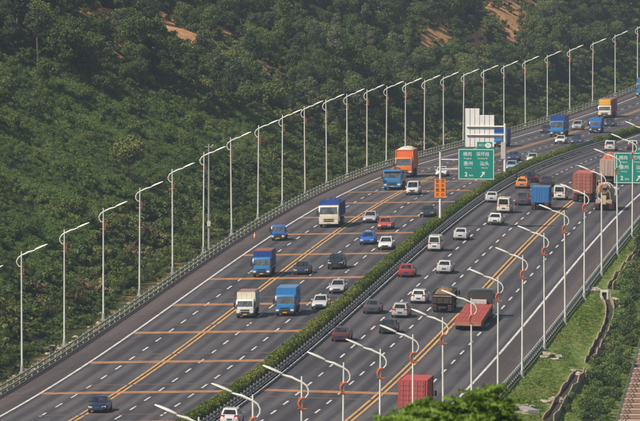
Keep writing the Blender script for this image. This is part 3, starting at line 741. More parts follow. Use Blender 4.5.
def green_panel(root, x0, z0, w, h, tab_x):
    """green direction sign: local x across, faces -Y"""
    pn = MB().box(x0, x0 + w, -.06, 0, z0, z0 + h).build('panel', M_SGREEN, root, bevel=.02)
    bd = MB(); b = .07
    for q in ((x0 + .06, x0 + w - .06, z0 + .06, z0 + .06 + b), (x0 + .06, x0 + w - .06, z0 + h - .06 - b, z0 + h - .06), (x0 + .06, x0 + .06 + b, z0 + .06 + b, z0 + h - .06 - b), (x0 + w - .06 - b, x0 + w - .06, z0 + .06 + b, z0 + h - .06 - b)):
        bd.box(q[0], q[1], -.068, -.0605, q[2], q[3])
    bd.build('border', M_SWHITE, pn)
    cx_ = x0 + w / 2; yy_ = -.066
    r1, r2, r3 = z0 + h * .82, z0 + h * .50, z0 + h * .17
    text_part('横岗', .56, (x0 + w * .26, yy_, r1), M_SWHITE, pn)
    text_part('深坪段', .56, (x0 + w * .68, yy_, r1), M_SWHITE, pn)
    text_part('Henggang', .25, (x0 + w * .26, yy_, r1 - .50), M_SWHITE, pn)
    text_part('Shenping Rd', .25, (x0 + w * .68, yy_, r1 - .50), M_SWHITE, pn)
    text_part('惠州', .60, (x0 + w * .28, yy_, r2 + .06), M_SWHITE, pn)
    text_part('汕头', .60, (x0 + w * .73, yy_, r2 + .06), M_SWHITE, pn)
    text_part('Huizhou', .25, (x0 + w * .28, yy_, r2 - .44), M_SWHITE, pn)
    text_part('Shantou', .25, (x0 + w * .73, yy_, r2 - .44), M_SWHITE, pn)
    text_part('2', .72, (x0 + w * .22, yy_, r3), M_SWHITE, pn, bold=.015)
    text_part('km', .40, (x0 + w * .36, yy_, r3 - .1), M_SWHITE, pn)
    ax, az = x0 + w * .66, r3
    ar = MB()
    for poly in ([(-.24, -.30), (-.10, -.34), (.16, -.02), (.06, .10)], [(-.08, .30), (.34, .34), (.30, -.08), (.18, .06), (.04, .18)]):
        n_ = len(poly); ar.add([(ax + a, -.075, az + c) for a, c in poly] + [(ax + a, -.0605, az + c) for a, c in poly], [tuple(range(n_)), tuple(range(2 * n_ - 1, n_ - 1, -1))] + [(i, (i + 1) % n_, (i + 1) % n_ + n_, i + n_) for i in range(n_)])
    ar.build('arrow', M_SWHITE, pn)
    tb = MB().box(tab_x, tab_x + 1.9, -.06, 0, z0 + h + .004, z0 + h + .85).build('tab', M_SGREEN, root, bevel=.02)
    text_part('出口', .36, (tab_x + .55, yy_, z0 + h + .44), M_SWHITE, tb)
    ov = MB().add([(tab_x + 1.38 + .40 * math.cos(a), -.068, z0 + h + .43 + .31 * math.sin(a)) for a in np.linspace(0, 2 * math.pi, 25)[:-1]], [tuple(range(24))]); ov.build('oval', M_SWHITE, tb)
    text_part('71', .36, (tab_x + 1.38, -.078, z0 + h + .42), M_SGREEN, tb, depth=.004)
    for xs in np.linspace(x0 + .5, x0 + w - .5, 4): MB().box(xs - .04, xs + .04, .004, .08, z0 + .1, z0 + h - .1).build('stiffener', M_GALV, pn)
    return pn
def sign_origin(d, px_x, t_):
    return pt(d, t_)
# sign 1: cantilever from a mast in the median, orange board on the mast
S1 = 882.0
s1 = tag(empty('sign_gantry', pt(S1, -.25)), 'green direction sign on a cantilever arm from the median mast', 'sign'); s1.rotation_euler.z = face_rot(S1)
zb = s1.location.z
def z_at(py, d): return HC - (py - HORIZON) * d / FPX
def x_at(px, d, o): return (px - CX) * d / FPX - o.location.x
ztop = z_at(151, S1) - zb
MB().tube([(0, .16, -.2), (0, .16, ztop)], [.17, .13], 12).build('mast', M_POLE, s1, smooth=True)
x0 = x_at(458, S1, s1); w1 = 36.2 * S1 / FPX; zb1 = z_at(178.5, S1) - zb; h1 = 31 * S1 / FPX
for pz in (158.5, 168.0):
    MB().tube([(0, .16, z_at(pz, S1) - zb), (x0 + w1 - .3, .16, z_at(pz, S1) - zb)], [.085, .06], 10).build('arm', M_POLE, s1, smooth=True)
green_panel(s1, x0, zb1, w1, h1, x0 + w1 - 2.15)
ob = tag(empty('orange_board', pt(S1, -.25)), 'tall narrow orange board with dark lettering on the median mast', 'sign'); ob.rotation_euler.z = face_rot(S1)
zo0, zo1 = z_at(196.5, S1) - zb, z_at(178.0, S1) - zb
MB().box(-.70, .68, -.09, -.03, zo0, zo1).build('board', M_SORANGE, ob, bevel=.015)
for cxo, tx in ((-.33, '客车靠左'), (.33, '货车靠右')):
    for k, chx in enumerate(tx): text_part(chx, .50, (cxo, -.096, zo1 - .28 - k * (zo1 - zo0 - .1) / 4), M_SDARK, ob)
MB().box(-.5, .5, -.028, .02, zo0 + .4, zo0 + .5).box(-.5, .5, -.028, .02, zo1 - .5, zo1 - .4).build('clamp', M_GALV, ob)
# sign 2: same green sign, cantilever from the right verge
S2 = 897.0
s2 = tag(empty('sign_gantry', pt(S2, 24.9)), 'green direction sign at the right edge of the photo, behind two lamp poles', 'sign'); s2.rotation_euler.z = face_rot(S2)
zb = s2.location.z; x0 = x_at(612.5, S2, s2); zb2 = z_at(181.5, S2) - zb; h2 = 31 * S2 / FPX
MB().tube([(0, .2, -.3), (0, .2, zb2 + h2 + .3)], [.2, .15], 12).build('mast', M_POLE, s2, smooth=True)
for fz in (.3, .72): MB().tube([(0, .2, zb2 + h2 * fz), (x0 + .3, .2, zb2 + h2 * fz)], [.09, .06], 10).build('arm', M_POLE, s2, smooth=True)
green_panel(s2, x0, zb2, 36.5 * S2 / FPX, h2, x0 + 22.5 * S2 / FPX)
# sign 3: seen from behind, white boards, on a T mast in the median
S3 = 994.0
s3 = tag(empty('sign_gantry', pt(S3, -.25)), 'stepped white ribbed back of a large sign over the left lanes', 'sign'); s3.rotation_euler.z = face_rot(S3)
zb = s3.location.z; xm = x_at(504.6, S3, s3)
MB().tube([(xm, 0, -.2), (xm, 0, z_at(122.5, S3) - zb)], [.2, .16], 12).build('mast', M_POLE, s3, smooth=True)
xl = x_at(466, S3, s3)
for py in (125.6, 134.0): MB().tube([(xm, 0, z_at(py, S3) - zb), (xl, 0, z_at(py, S3) - zb)], [.12, .09], 10).build('arm', M_POLE, s3, smooth=True)
MB().box(xm - .55, xm + .1, -.22, -.12, z_at(158, S3) - zb, z_at(141, S3) - zb).build('cabinet', mat('cabinet_grey', (.5, .5, .49), .6, noise=.3), s3, bevel=.03)
def boards(pxa, pxb, pya, pyb, n_):
    xa, xb, za, zc = x_at(pxa, S3, s3), x_at(pxb, S3, s3), z_at(pyb, S3) - zb, z_at(pya, S3) - zb
    w = (xb - xa) / n_
    for k in range(n_):
        MB().box(xa + k * w + .012, xa + (k + 1) * w - .012, .16 + .015 * (k % 2), .22, za, zc).build('panel', M_SBACK, s3, bevel=.01)
        MB().box(xa + k * w - .02, xa + k * w + .02, .12, .155, za + .05, zc - .05).build('stiffener', M_GALV, s3)
boards(464.5, 479, 107.6, 146, 3); boards(479, 493.8, 114.2, 146, 3)

# ------------------------------------------------------------------ vehicles
M_TYRE = mat('tyre_rubber', (.022, .022, .023), .85)
M_RIM = mat('wheel_rim', (.34, .35, .36), .35, .7)
M_BLACK = mat('black_plastic', (.025, .025, .027), .6)
M_CHASSIS = mat('chassis_black', (.03, .028, .027), .75, noise=.5, nscale=4, col2=(.09, .075, .06, 1))
M_CHROME = mat('chrome', (.6, .6, .6), .2, .9)
M_HEAD = mat('headlight_glass', (.72, .74, .76), .12, coat=.5)
M_TAIL = mat('tail_light_red', (.42, .025, .02), .25, coat=.4)
M_INDI = mat('amber_lens', (.75, .28, .04), .3)
M_PLATEB = mat('plate_blue', (.02, .07, .30), .4)
M_PLATEY = mat('plate_yellow', (.65, .42, .04), .4)
def glass_mat():
    m = bpy.data.materials.new('car_glass'); m.use_nodes = True; p = m.node_tree.nodes['Principled BSDF']
    p.inputs['Base Color'].default_value = (.018, .022, .026, 1); p.inputs['Roughness'].default_value = .06; p.inputs['Specular IOR Level'].default_value = .55
    nt = m.node_tree; g = nt.nodes.new('ShaderNodeNewGeometry'); n = nt.nodes.new('ShaderNodeTexNoise'); n.inputs['Scale'].default_value = 2.2
    nt.links.new(g.outputs['Position'], n.inputs['Vector']); r = nt.nodes.new('ShaderNodeValToRGB')
    r.color_ramp.elements[0].color = (.012, .014, .017, 1); r.color_ramp.elements[1].color = (.05, .055, .06, 1); r.color_ramp.elements[0].position = .4; r.color_ramp.elements[1].position = .7
    nt.links.new(n.outputs['Fac'], r.inputs[0]); nt.links.new(r.outputs[0], p.inputs['Base Color'])
    return m
M_GLASS = glass_mat()
def paintm(name, c, dirt=.45):
    return mat('paint_' + name, c, .28, 0, .5, coat=.6, noise=dirt, nscale=1.4, col2=(c[0] * .6 + .03, c[1] * .6 + .027, c[2] * .6 + .022, 1))
_wh = {}
def wheel(parent, x, y, r, w, dual=False):
    """tyre with a rim as its sub-part; y is the outer face, sign gives the side"""
    s_ = 1 if y > 0 else -1; key = (round(r, 3), round(w, 3), s_)
    if key not in _wh:
        n = 20; t_ = MB(); rr = [(r * .62, 0), (r * .94, 0), (r, .03), (r, w - .03), (r * .94, w), (r * .62, w)]
        rings = [[(q * math.cos(2 * math.pi * k / n), -s_ * o_, q * math.sin(2 * math.pi * k / n)) for k in range(n)] for q, o_ in rr]
        t_.loft(rings, cap=True)
        h = MB(); rings = [[(q * math.cos(2 * math.pi * k / n), -s_ * o_, q * math.sin(2 * math.pi * k / n)) for k in range(n)] for q, o_ in ((r * .63, -.006), (r * .55, .03), (r * .25, .02), (r * .16, -.03))]
        h.loft(rings, cap=True)
        for k in range(5):
            a = 2 * math.pi * k / 5; p0, p1 = r * .15, r * .6; dx_, dz_ = math.cos(a), math.sin(a); wx, wz = -dz_ * r * .07, dx_ * r * .07
            h.add([(p0 * dx_ + wx, s_ * .012, p0 * dz_ + wz), (p1 * dx_ + wx, s_ * .012, p1 * dz_ + wz), (p1 * dx_ - wx, s_ * .012, p1 * dz_ - wz), (p0 * dx_ - wx, s_ * .012, p0 * dz_ - wz)], [(0, 1, 2, 3)])
        _wh[key] = (t_.mesh('wheel', smooth=True), h.mesh('rim', smooth=True))
    tm, hm = _wh[key]
    o = link('wheel', tm, M_TYRE, parent); o.location = (x, y, r); link('rim', hm, M_RIM, o)
    if dual:
        o2 = link('wheel', tm, M_TYRE, parent); o2.location = (x, y - s_ * (w + .06), r)
def lerp(a, b, s_): return tuple(a[k] + (b[k] - a[k]) * s_ for k in range(len(a)))
M_GLASS_SKY = mat('truck_glass_painted_sky', (.10, .12, .135), .08, noise=.9, nscale=1.6, col2=(.02, .024, .028, 1))  # pale blotchy base colour imitates sky reflected in the windscreen
def pane(parent, name, q, m_, inset_u=.06, inset_v=.08, off=.012, n=None):
    """glass set on a sloping quad q = (bl, br, tr, tl)"""
    bl, br, tr, tl = [Vector(p) for p in q]
    def P_(u_, v_): return bl.lerp(br, u_).lerp(tl.lerp(tr, u_), v_)
    nr = (br - bl).cross(tl - bl).normalized()
    c = [P_(inset_u, inset_v), P_(1 - inset_u, inset_v), P_(1 - inset_u * 1.3, 1 - inset_v), P_(inset_u * 1.3, 1 - inset_v)]
    vv = [tuple(p + nr * off) for p in c] + [tuple(p - nr * .02) for p in c]
    return MB().add(vv, [(0, 1, 2, 3), (7, 6, 5, 4), (0, 4, 5, 1), (1, 5, 6, 2), (2, 6, 7, 3), (3, 7, 4, 0)]).build(name, m_, parent)
STYLE = {   # fractions of length, front +: cowl, rear of cabin, roof front, roof rear; heights: bonnet front, cowl, belt rear, tail
    'sedan': dict(cowl=.20, back=-.37, rf=.035, rr=-.20, zf=.66, zc=.90, zr=.98, zt=.94, wr=.34),
    'hatch': dict(cowl=.23, back=-.475, rf=.06, rr=-.37, zf=.68, zc=.93, zr=1.0, zt=.92, wr=.34),
    'suv': dict(cowl=.22, back=-.48, rf=.06, rr=-.40, zf=.86, zc=1.06, zr=1.1, zt=1.0, wr=.39),
    'minivan': dict(cowl=.34, back=-.49, rf=.16, rr=-.44, zf=.80, zc=1.02, zr=1.06, zt=1.0, wr=.34),
    'van': dict(cowl=.445, back=-.495, rf=.28, rr=-.47, zf=.86, zc=1.0, zr=1.05, zt=.98, wr=.33),
}
def car(name, style, L, W, H, col, plate=M_PLATEB, roof_sign=None, two_tone=None, rack=False):
    S = STYLE[style]; root = empty(name); hw = W / 2
    mp = col
    def ring(x, f, zb_, zt_):
        w = hw * f
        half = [(w * .80, zb_), (w * .96, zb_ + .08), (w, zb_ + (zt_ - zb_) * .45), (w * .985, zt_ - .14), (w * .93, zt_ - .04), (w * .80, zt_ + .0), (w * .4, zt_ + .025)]
        return [(x, y_, z_) for y_, z_ in half] + [(x, -y_, z_) for y_, z_ in reversed(half)]
    st = [(-.5, .80, .40, S['zt'] - .16), (-.492, .88, .28, S['zt'] - .06), (-.46, .95, .22, S['zt']), (-.40, .985, .2, S['zr']), (-.2, 1, .2, S['zr'] - .01), (.05, 1, .2, S['zc'] + .02), (S['cowl'], .99, .2, S['zc']),
          ((S['cowl'] + .47) / 2, .97, .2, (S['zc'] + S['zf']) / 2 + .05), (.455, .93, .22, S['zf'] + .02), (.487, .86, .26, S['zf'] - .06), (.5, .74, .32, S['zf'] - .16)]
    st = sorted(st, key=lambda q: q[0])
    body = MB().loft([ring(q[0] * L, *q[1:]) for q in st]).build('body', mp, root, smooth=True)
    # cabin
    zc, zr = S['zc'] - .03, S['zr'] - .04
    b = hw * .94; tw = hw * (.74 if style in ('sedan', 'hatch') else .84)
    xf, xb, rf, rr = S['cowl'] * L, S['back'] * L, S['rf'] * L, S['rr'] * L
    lo = [(xf, b * .9, zc), (xf - .12 * L, b, zc + .01), (xb + .12 * L, b, zr), (xb, b * .88, zr)]
    hi = [(rf, tw * .9, H - .05), (rf - .05 * L, tw, H - .045), (rr + .05 * L, tw, H - .045), (rr, tw * .9, H - .06)]
    to = [(rf - .05, tw * .78, H - .01), (rf - .06 * L, tw * .82, H), (rr + .06 * L, tw * .82, H), (rr + .05, tw * .78, H - .015)]
    def cab_ring(q): return [p for p in q] + [(p[0], -p[1], p[2]) for p in reversed(q)]
    cabin = MB().loft([cab_ring(lo), cab_ring(hi), cab_ring(to)]).build('roof', two_tone or mp, root, smooth=True)
    pane(root, 'windscreen', ((xf, -b * .9, zc), (xf, b * .9, zc), (rf, tw * .9, H - .05), (rf, -tw * .9, H - .05)), M_GLASS, .05, .07)
    pane(root, 'rear_window', ((xb, b * .88, zr), (xb, -b * .88, zr), (rr, -tw * .9, H - .06), (rr, tw * .9, H - .06)), M_GLASS, .08, .13)
    for s_ in (1, -1):
        A, B_ = (xf - .12 * L, s_ * b, zc + .01), (xb + .12 * L, s_ * b, zr); C, D_ = (rf - .05 * L, s_ * tw, H - .045), (rr + .05 * L, s_ * tw, H - .045)
        for u0, u1 in ((0.0, .49), (.51, 1.0)):
            q = (lerp(A, B_, u0), lerp(A, B_, u1), lerp(C, D_, u1), lerp(C, D_, u0))
            if s_ > 0: q = (q[1], q[0], q[3], q[2])
            pane(root, 'side_window', q, M_GLASS, .04, .1)
        MB().box(xf - .13 * L, xf - .09 * L, s_ * (hw * .96), s_ * (hw + .14), zc + .02, zc + .16).build('mirror', mp, root, bevel=.02)
        # lights
        MB().loft([[(L * .462, s_ * hw * .52, S['zf'] - .17), (L * .499, s_ * hw * .50, S['zf'] - .17), (L * .497, s_ * hw * .52, S['zf'] - .045), (L * .462, s_ * hw * .54, S['zf'] - .03)],
                   [(L * .43, s_ * hw * .93, S['zf'] - .15), (L * .474, s_ * hw * .90, S['zf'] - .16), (L * .47, s_ * hw * .90, S['zf'] - .02), (L * .425, s_ * hw * .93, S['zf'] + .01)]]).build('headlight', M_HEAD, root, smooth=True)
        z0_ = S['zt'] - (.25 if style in ('sedan', 'hatch') else .32); z1_ = S['zt'] - .06 + (0 if style == 'sedan' else .14)
        MB().loft([[(-L * .503, s_ * hw * .50, z0_), (-L * .47, s_ * hw * .50, z0_), (-L * .47, s_ * hw * .52, z1_), (-L * .500, s_ * hw * .52, z1_)],
                   [(-L * .482, s_ * hw * .93, z0_), (-L * .44, s_ * hw * .95, z0_), (-L * .44, s_ * hw * .95, z1_), (-L * .478, s_ * hw * .92, z1_)]]).build('tail_light', M_TAIL, root, smooth=True)
        for x_ in (L * .5 - .83, -L * .5 + .86):
            r_ = S['wr'] if 'wr' in S else .33; r_ = S.get('wr', .33)
            MB().cyl_y(x_, r_ * .92 + .03, s_ * hw * .80, s_ * (hw * .992 + .004), r_ + .045, 18).build('wheel_arch', M_BLACK, root)
            wheel(root, x_, s_ * (hw + .012), r_ * .92, .2)
    MB().box(L * .47, L * .503, -hw * .45, hw * .45, S['zf'] - .20, S['zf'] - .07).build('grille', M_BLACK, root, bevel=.015)
    MB().box(L * .46, L * .506, -hw * .66, hw * .66, .30, .44).build('air_intake', M_BLACK, root, bevel=.02)
    MB().box(-L * .505, -L * .46, -hw * .7, hw * .7, .27, .36).build('rear_bumper_strip', M_BLACK, root, bevel=.02)
    MB().box(L * .5, L * .509, -.22, .22, .47, .58).build('number_plate', plate, root)
    MB().box(-L * .511, -L * .49, -.22, .22, S['zt'] - .36, S['zt'] - .25).build('number_plate', plate, root)
    if roof_sign: MB().box(rf - .45, rf - .25, -.32, .32, H - .005, H + .16).build('roof_sign', roof_sign, root, bevel=.03)
    if rack:
        for s_ in (1, -1): MB().tube([(rf - .2, s_ * tw * .75, H - .01), (rf - .3, s_ * tw * .75, H + .06), (rr + .3, s_ * tw * .75, H + .06), (rr + .2, s_ * tw * .75, H - .01)], .018, 6).build('roof_rail', M_CHROME, root)
    return root
def cab(root, xf, W, H, col, depth=1.75, z0=.55, sleeper=False, visor=None, lower=None):
    """cab-over lorry cab whose nose is at xf"""
    hw = W / 2; xb = xf - depth; zw = z0 + (H - z0) * .47
    prof = [(xb, z0), (xf - .06, z0), (xf, z0 + .25), (xf - .02, zw), (xf - .30, H - .14), (xf - .44, H), (xb + .1, H), (xb, H - .12)]
    MB().prism(prof, -hw, hw).build('cab', col, root, bevel=.06, smooth=True)
    A, B_ = (xf - .02, -hw + .04, zw), (xf - .02, hw - .04, zw); C, D_ = (xf - .30, hw - .08, H - .14), (xf - .30, -hw + .08, H - .14)
    pane(root, 'windscreen', (A, B_, C, D_), M_GLASS_SKY, .03, .05, .015)
    for s_ in (1, -1):
        q = ((xf - .32, s_ * hw, zw + .02), (xf - 1.2, s_ * hw, zw + .02), (xf - 1.2, s_ * hw, H - .22), (xf - .46, s_ * hw, H - .22))
        if s_ > 0: q = (q[1], q[0], q[3], q[2])
        pane(root, 'side_window', q, M_GLASS, .03, .05)
        MB().box(xf - .02, xf + .16, s_ * (hw + .05), s_ * (hw + .24), zw - .02, zw + .5).build('mirror', M_BLACK, root, bevel=.03)
        MB().box(xf - .05, xf + .035, s_ * hw * .62, s_ * hw * .93, z0 + .03, z0 + .22).build('headlight', M_HEAD, root, bevel=.02)
        MB().box(xf - .05, xf + .03, s_ * hw * .935, s_ * hw * .99, z0 + .05, z0 + .2).build('indicator', M_INDI, root)
        MB().box(xf - 1.15, xf - 1.0, s_ * hw, s_ * (hw + .02), zw - .12, zw - .07).build('door_handle', M_BLACK, root)
    MB().box(xf - .2, xf + .055, -hw * .98, hw * .98, z0 - .22, z0 + .015).build('bumper', lower or M_BLACK, root, bevel=.03)
    MB().box(xf - .02, xf + .02, -hw * .52, hw * .52, z0 + .28, z0 + .42).box(xf - .02, xf + .018, -hw * .48, hw * .48, z0 + .05, z0 + .2).build('grille', M_BLACK, root, bevel=.01)
    MB().box(xf - .1, xf + .065, -.22, .22, z0 - .16, z0 - .05).build('number_plate', M_PLATEY, root)
    for s_ in (.25, -.35): MB().tube([(xf + .0, s_ * hw, zw + .03), (xf - .16, (s_ + .35) * hw, zw + .5)], .014, 5).build('wiper', M_BLACK, root)
    if visor: MB().prism([(xf - .34, H - .12), (xf - .02, H - .20), (xf - .02, H - .14), (xf - .34, H - .02)], -hw * .95, hw * .95).build('visor', visor, root)
    return xb
def chassis(root, x0, x1, W, axles_r, r, front_axle=None, dual=True):
    hw = W / 2
    MB().box(x0, x1, -.45, .45, .48, .72).build('chassis', M_CHASSIS, root, bevel=.02)
    for xa in axles_r:
        MB().cyl_y(xa, r, -hw * .8, hw * .8, .09, 8).build('axle', M_CHASSIS, root)
        for s_ in (1, -1):
            wheel(root, xa, s_ * hw * .97, r, .26, dual)
    if front_axle is not None:
        for s_ in (1, -1): wheel(root, front_axle, s_ * hw * .97, r, .27)
    for s_ in (1, -1):
        xm_ = (x0 + (front_axle if front_axle else x1)) / 2
        MB().box(x0, x0 + .06, s_ * hw * .55, s_ * hw * .95, .25, .75).build('mud_flap', M_BLACK, root)
        MB().box(x0 - .03, x0 + .02, s_ * hw * .55, s_ * hw * .92, .76, .9).build('tail_light', M_TAIL, root, bevel=.01)
        if front_axle is not None and len(axles_r): MB().box(axles_r[-1] + r + .25, front_axle - r - .25, s_ * hw * .55, s_ * hw * .9, .45, .85).build('fuel_tank', M_CHASSIS, root, bevel=.05)
def cargo_box(root, x0, x1, W, z0, z1, col, trim=None, ribs=8, roof=None):
    hw = W / 2; bx_ = MB().box(x0, x1, -hw, hw, z0, z1).build('cargo_box', col, root, bevel=.03)
    rme = MB().box(-.025, .025, -.02, .02, z0 + .06, z1 - .06).mesh('side_rib')
    for s_ in (1, -1):
        for k in range(ribs + 1):
            o_ = link('side_rib', rme, trim or col, bx_); o_.location = (x0 + .03 + (x1 - x0 - .06) * k / ribs, s_ * (hw + .005), 0)
        MB().box(x0 - .02, x0 - .001, min(s_ * hw * .04, s_ * hw * .94), max(s_ * hw * .04, s_ * hw * .94), z0 + .06, z1 - .08).build('rear_door', trim or col, bx_)
    for yy_ in (-.5, -.12, .12, .5): MB().tube([(x0 - .045, yy_ * hw, z0 + .1), (x0 - .045, yy_ * hw, z1 - .12)], .018, 6).build('lock_rod', M_GALV, bx_)
    for yy_ in (-.55, 0, .55): MB().box(x1 + .001, x1 + .02, yy_ * hw - .03, yy_ * hw + .03, z0 + .1, z1 - .1).build('front_rib', trim or col, bx_)
    if roof: MB().box(x0 + .04, x1 - .04, -hw + .04, hw - .04, z1 + .001, z1 + .05).build('roof_cover', roof, bx_, bevel=.015)
    return bx_
def container(root, x0, x1, W, z0, z1, col, name='container'):
    hw = W / 2; mb = MB()
    def corr(a, b_, n, amp):                    # trapezoid corrugation from a to b
        out = []; st_ = (b_ - a) / n
        for k in range(n):
            out += [(a + st_ * k, 0), (a + st_ * (k + .3), 0), (a + st_ * (k + .5), -amp), (a + st_ * (k + .8), -amp)]
        out.append((b_, 0)); return out
    for s_ in (1, -1):
        p = corr(x0 + .1, x1 - .1, max(8, int((x1 - x0) * 2.6)), .045)
        vv = [(x_, s_ * (hw - .02 + o_), z0 + .12) for x_, o_ in p] + [(x_, s_ * (hw - .02 + o_), z1 - .1) for x_, o_ in p]; n = len(p)
        mb.add(vv, [(k, k + 1, n + k + 1, n + k) for k in range(n - 1)])
    p = corr(-hw + .1, hw - .1, 9, .04)
    n = len(p); mb.add([(x1 - .03 + o_, y_, z0 + .12) for y_, o_ in p] + [(x1 - .03 + o_, y_, z1 - .1) for y_, o_ in p], [(k, k + 1, n + k + 1, n + k) for k in range(n - 1)])
    p = corr(x0 + .1, x1 - .1, max(8, int((x1 - x0) * 1.6)), .02)
    n = len(p); mb.add([(x_, -hw + .08, z1 - .035 + o_) for x_, o_ in p] + [(x_, hw - .08, z1 - .035 + o_) for x_, o_ in p], [(k, k + 1, n + k + 1, n + k) for k in range(n - 1)])
    mb.box(x0 + .05, x1 - .05, -hw + .1, hw - .1, z0 + .05, z0 + .14)
    c = mb.build(name, col, root)
    fr = MB()
    for s_ in (1, -1):
        fr.box(x0, x1, s_ * hw - .05, s_ * hw + .03, z0, z0 + .14); fr.box(x0, x1, s_ * hw - .05, s_ * hw + .03, z1 - .1, z1)
        for xx_ in (x0, x1 - .14): fr.box(xx_ - .001, xx_ + .141, s_ * hw - .09, s_ * hw + .035, z0 - .004, z1 + .004)
    for xx_ in (x0, x1 - .1): fr.box(xx_ + .002, xx_ + .098, -hw + .09, hw - .09, z1 - .11, z1 - .003); fr.box(xx_ + .002, xx_ + .098, -hw + .09, hw - .09, z0 + .003, z0 + .14)
    fr.build('corner_frame', col, c)
    for s_ in (1, -1):
        d_ = MB().box(x0 + .01, x0 + .05, min(s_ * .02, s_ * (hw - .1)), max(s_ * .02, s_ * (hw - .1)), z0 + .145, z1 - .115)
        for zz in np.linspace(z0 + .4, z1 - .4, 5): d_.box(x0 - .015, x0 + .01, min(s_ * .08, s_ * (hw - .16)), max(s_ * .08, s_ * (hw - .16)), zz - .12, zz + .12)
        d_.build('door', col, c)
        for yy_ in (.3, .72): MB().tube([(x0 - .045, s_ * hw * yy_, z0 + .1), (x0 - .045, s_ * hw * yy_, z1 - .08)], .02, 6).build('lock_rod', M_GALV, c)
    return c
def load_heap(root, x0, x1, W, z0, hgt, m_, seed=1, name='load'):
    n, k_ = 14, 9; rng = np.random.default_rng(seed); v_, f_ = [], []
    for i in range(n):
        for j in range(k_):
            a, b_ = i / (n - 1), j / (k_ - 1)
            h = hgt * (max(0, math.sin(math.pi * a)) ** .5) * (max(0, math.sin(math.pi * b_)) ** .6) * rng.uniform(.7, 1.15)
            v_.append((x0 + (x1 - x0) * a, -W / 2 + W * b_, z0 + h))
    for i in range(n - 1):
        for j in range(k_ - 1): f_.append((i * k_ + j, (i + 1) * k_ + j, (i + 1) * k_ + j + 1, i * k_ + j + 1))
    return MB().add(v_, f_).build(name, m_, root)
def tipper_body(root, x0, x1, W, z0, z1, col, rib=None):
    hw = W / 2; b_ = MB()
    b_.box(x0, x1, -hw, hw, z0, z0 + .08)
    for s_ in (1, -1): b_.box(x0 + .001, x1 - .001, min(s_ * hw, s_ * (hw - .07)), max(s_ * hw, s_ * (hw - .07)), z0 + .081, z1)
    b_.box(x1 - .08, x1 - .002, -hw + .071, hw - .071, z0 + .082, z1 + .05)
    o = b_.build('tipper_body', col, root, bevel=.015)
    MB().box(x0 - .05, x0 + .03, -hw + .06, hw - .06, z0 + .05, z1 - .05).build('tailgate', col, o, bevel=.015)
    r_ = MB()
    for s_ in (1, -1):
        for k in range(7):
            xx_ = x0 + .1 + (x1 - x0 - .2) * k / 6; r_.box(xx_ - .05, xx_ + .05, min(s_ * hw, s_ * (hw + .06)), max(s_ * hw, s_ * (hw + .06)), z0 + .02, z1 - .03)
        r_.box(x0 + .05, x1 - .05, min(s_ * (hw - .09), s_ * (hw + .07)), max(s_ * (hw - .09), s_ * (hw + .07)), z1 + .001, z1 + .07)
    for yy_ in (-.6, 0, .6): r_.box(x0 - .1, x0 - .051, yy_ * hw - .05, yy_ * hw + .05, z0 + .08, z1 - .08)
    r_.build('rib', rib or col, o)
    return o

BLUE, BLUE2, BLUED = paintm('truck_blue', (.018, .16, .46), .5), paintm('truck_bright_blue', (.028, .21, .50), .5), paintm('deep_blue', (.015, .06, .28), .5)
NAVY, NAVY2 = paintm('navy', (.008, .018, .06)), paintm('dusk_blue', (.03, .05, .12))
WHITE, CREAM, SILVER, SILVERB = paintm('white', (.70, .70, .68)), paintm('cream', (.72, .67, .55)), paintm('silver', (.42, .43, .44)), paintm('silver_white', (.56, .56, .56))
BLACKP, CHARC, GREY, DGREEN = paintm('black', (.012, .013, .015)), paintm('charcoal', (.03, .032, .036)), paintm('grey', (.075, .078, .082)), paintm('green_grey', (.02, .035, .032))
RED, ORED, MAROON, PLUM = paintm('red', (.34, .04, .035)), paintm('orange_red', (.48, .085, .045)), paintm('maroon_grey', (.10, .03, .032)), paintm('plum', (.05, .028, .05))
CBLUE, PALEB, PALEG, TAXI = paintm('car_blue', (.02, .13, .52)), paintm('pale_blue', (.30, .40, .52)), paintm('pale_green_white', (.55, .60, .55)), paintm('taxi_orange', (.62, .25, .05))
C_RED = mat('container_red', (.46, .07, .065), .55, noise=.45, nscale=.7, col2=(.28, .05, .045, 1))
C_RUST = mat('container_red_brown', (.40, .125, .085), .6, noise=.6, nscale=.8, col2=(.24, .085, .06, 1))
C_ORANGE = mat('container_orange', (.72, .19, .05), .55, noise=.35, nscale=.7, col2=(.5, .13, .05, 1))
M_YELLOW = mat('truck_yellow', (.70, .40, .04), .5, noise=.4, nscale=.9, col2=(.4, .22, .06, 1))
M_RUSTY = mat('brown_load', (.20, .11, .065), .95, noise=.7, nscale=2.5, col2=(.09, .05, .035, 1), bump=.6, bscale=5)
M_TARP = mat('reddish_tarpaulin', (.26, .10, .085), .85, noise=.5, nscale=1.5, bump=.4, bscale=4)
M_TARPB = mat('blue_tarpaulin', (.02, .05, .22), .8, noise=.5, nscale=1.5, bump=.5, bscale=3)
M_FOIL = mat('white_tarpaulin', (.62, .60, .57), .7, noise=.4, nscale=1.5, bump=.4, bscale=5)
M_DECK = mat('red_deck', (.36, .065, .05), .65, noise=.65, nscale=.8, col2=(.24, .07, .05, 1))
M_DARKST = mat('dark_truck_steel', (.045, .038, .035), .7, noise=.6, nscale=2)
M_PINK = mat('dusty_pink_panel', (.44, .33, .28), .7, noise=.5, nscale=.9, col2=(.30, .20, .16, 1))
M_MIX = mat('mixer_drum', (.46, .33, .17), .6, noise=.5, nscale=1.2)

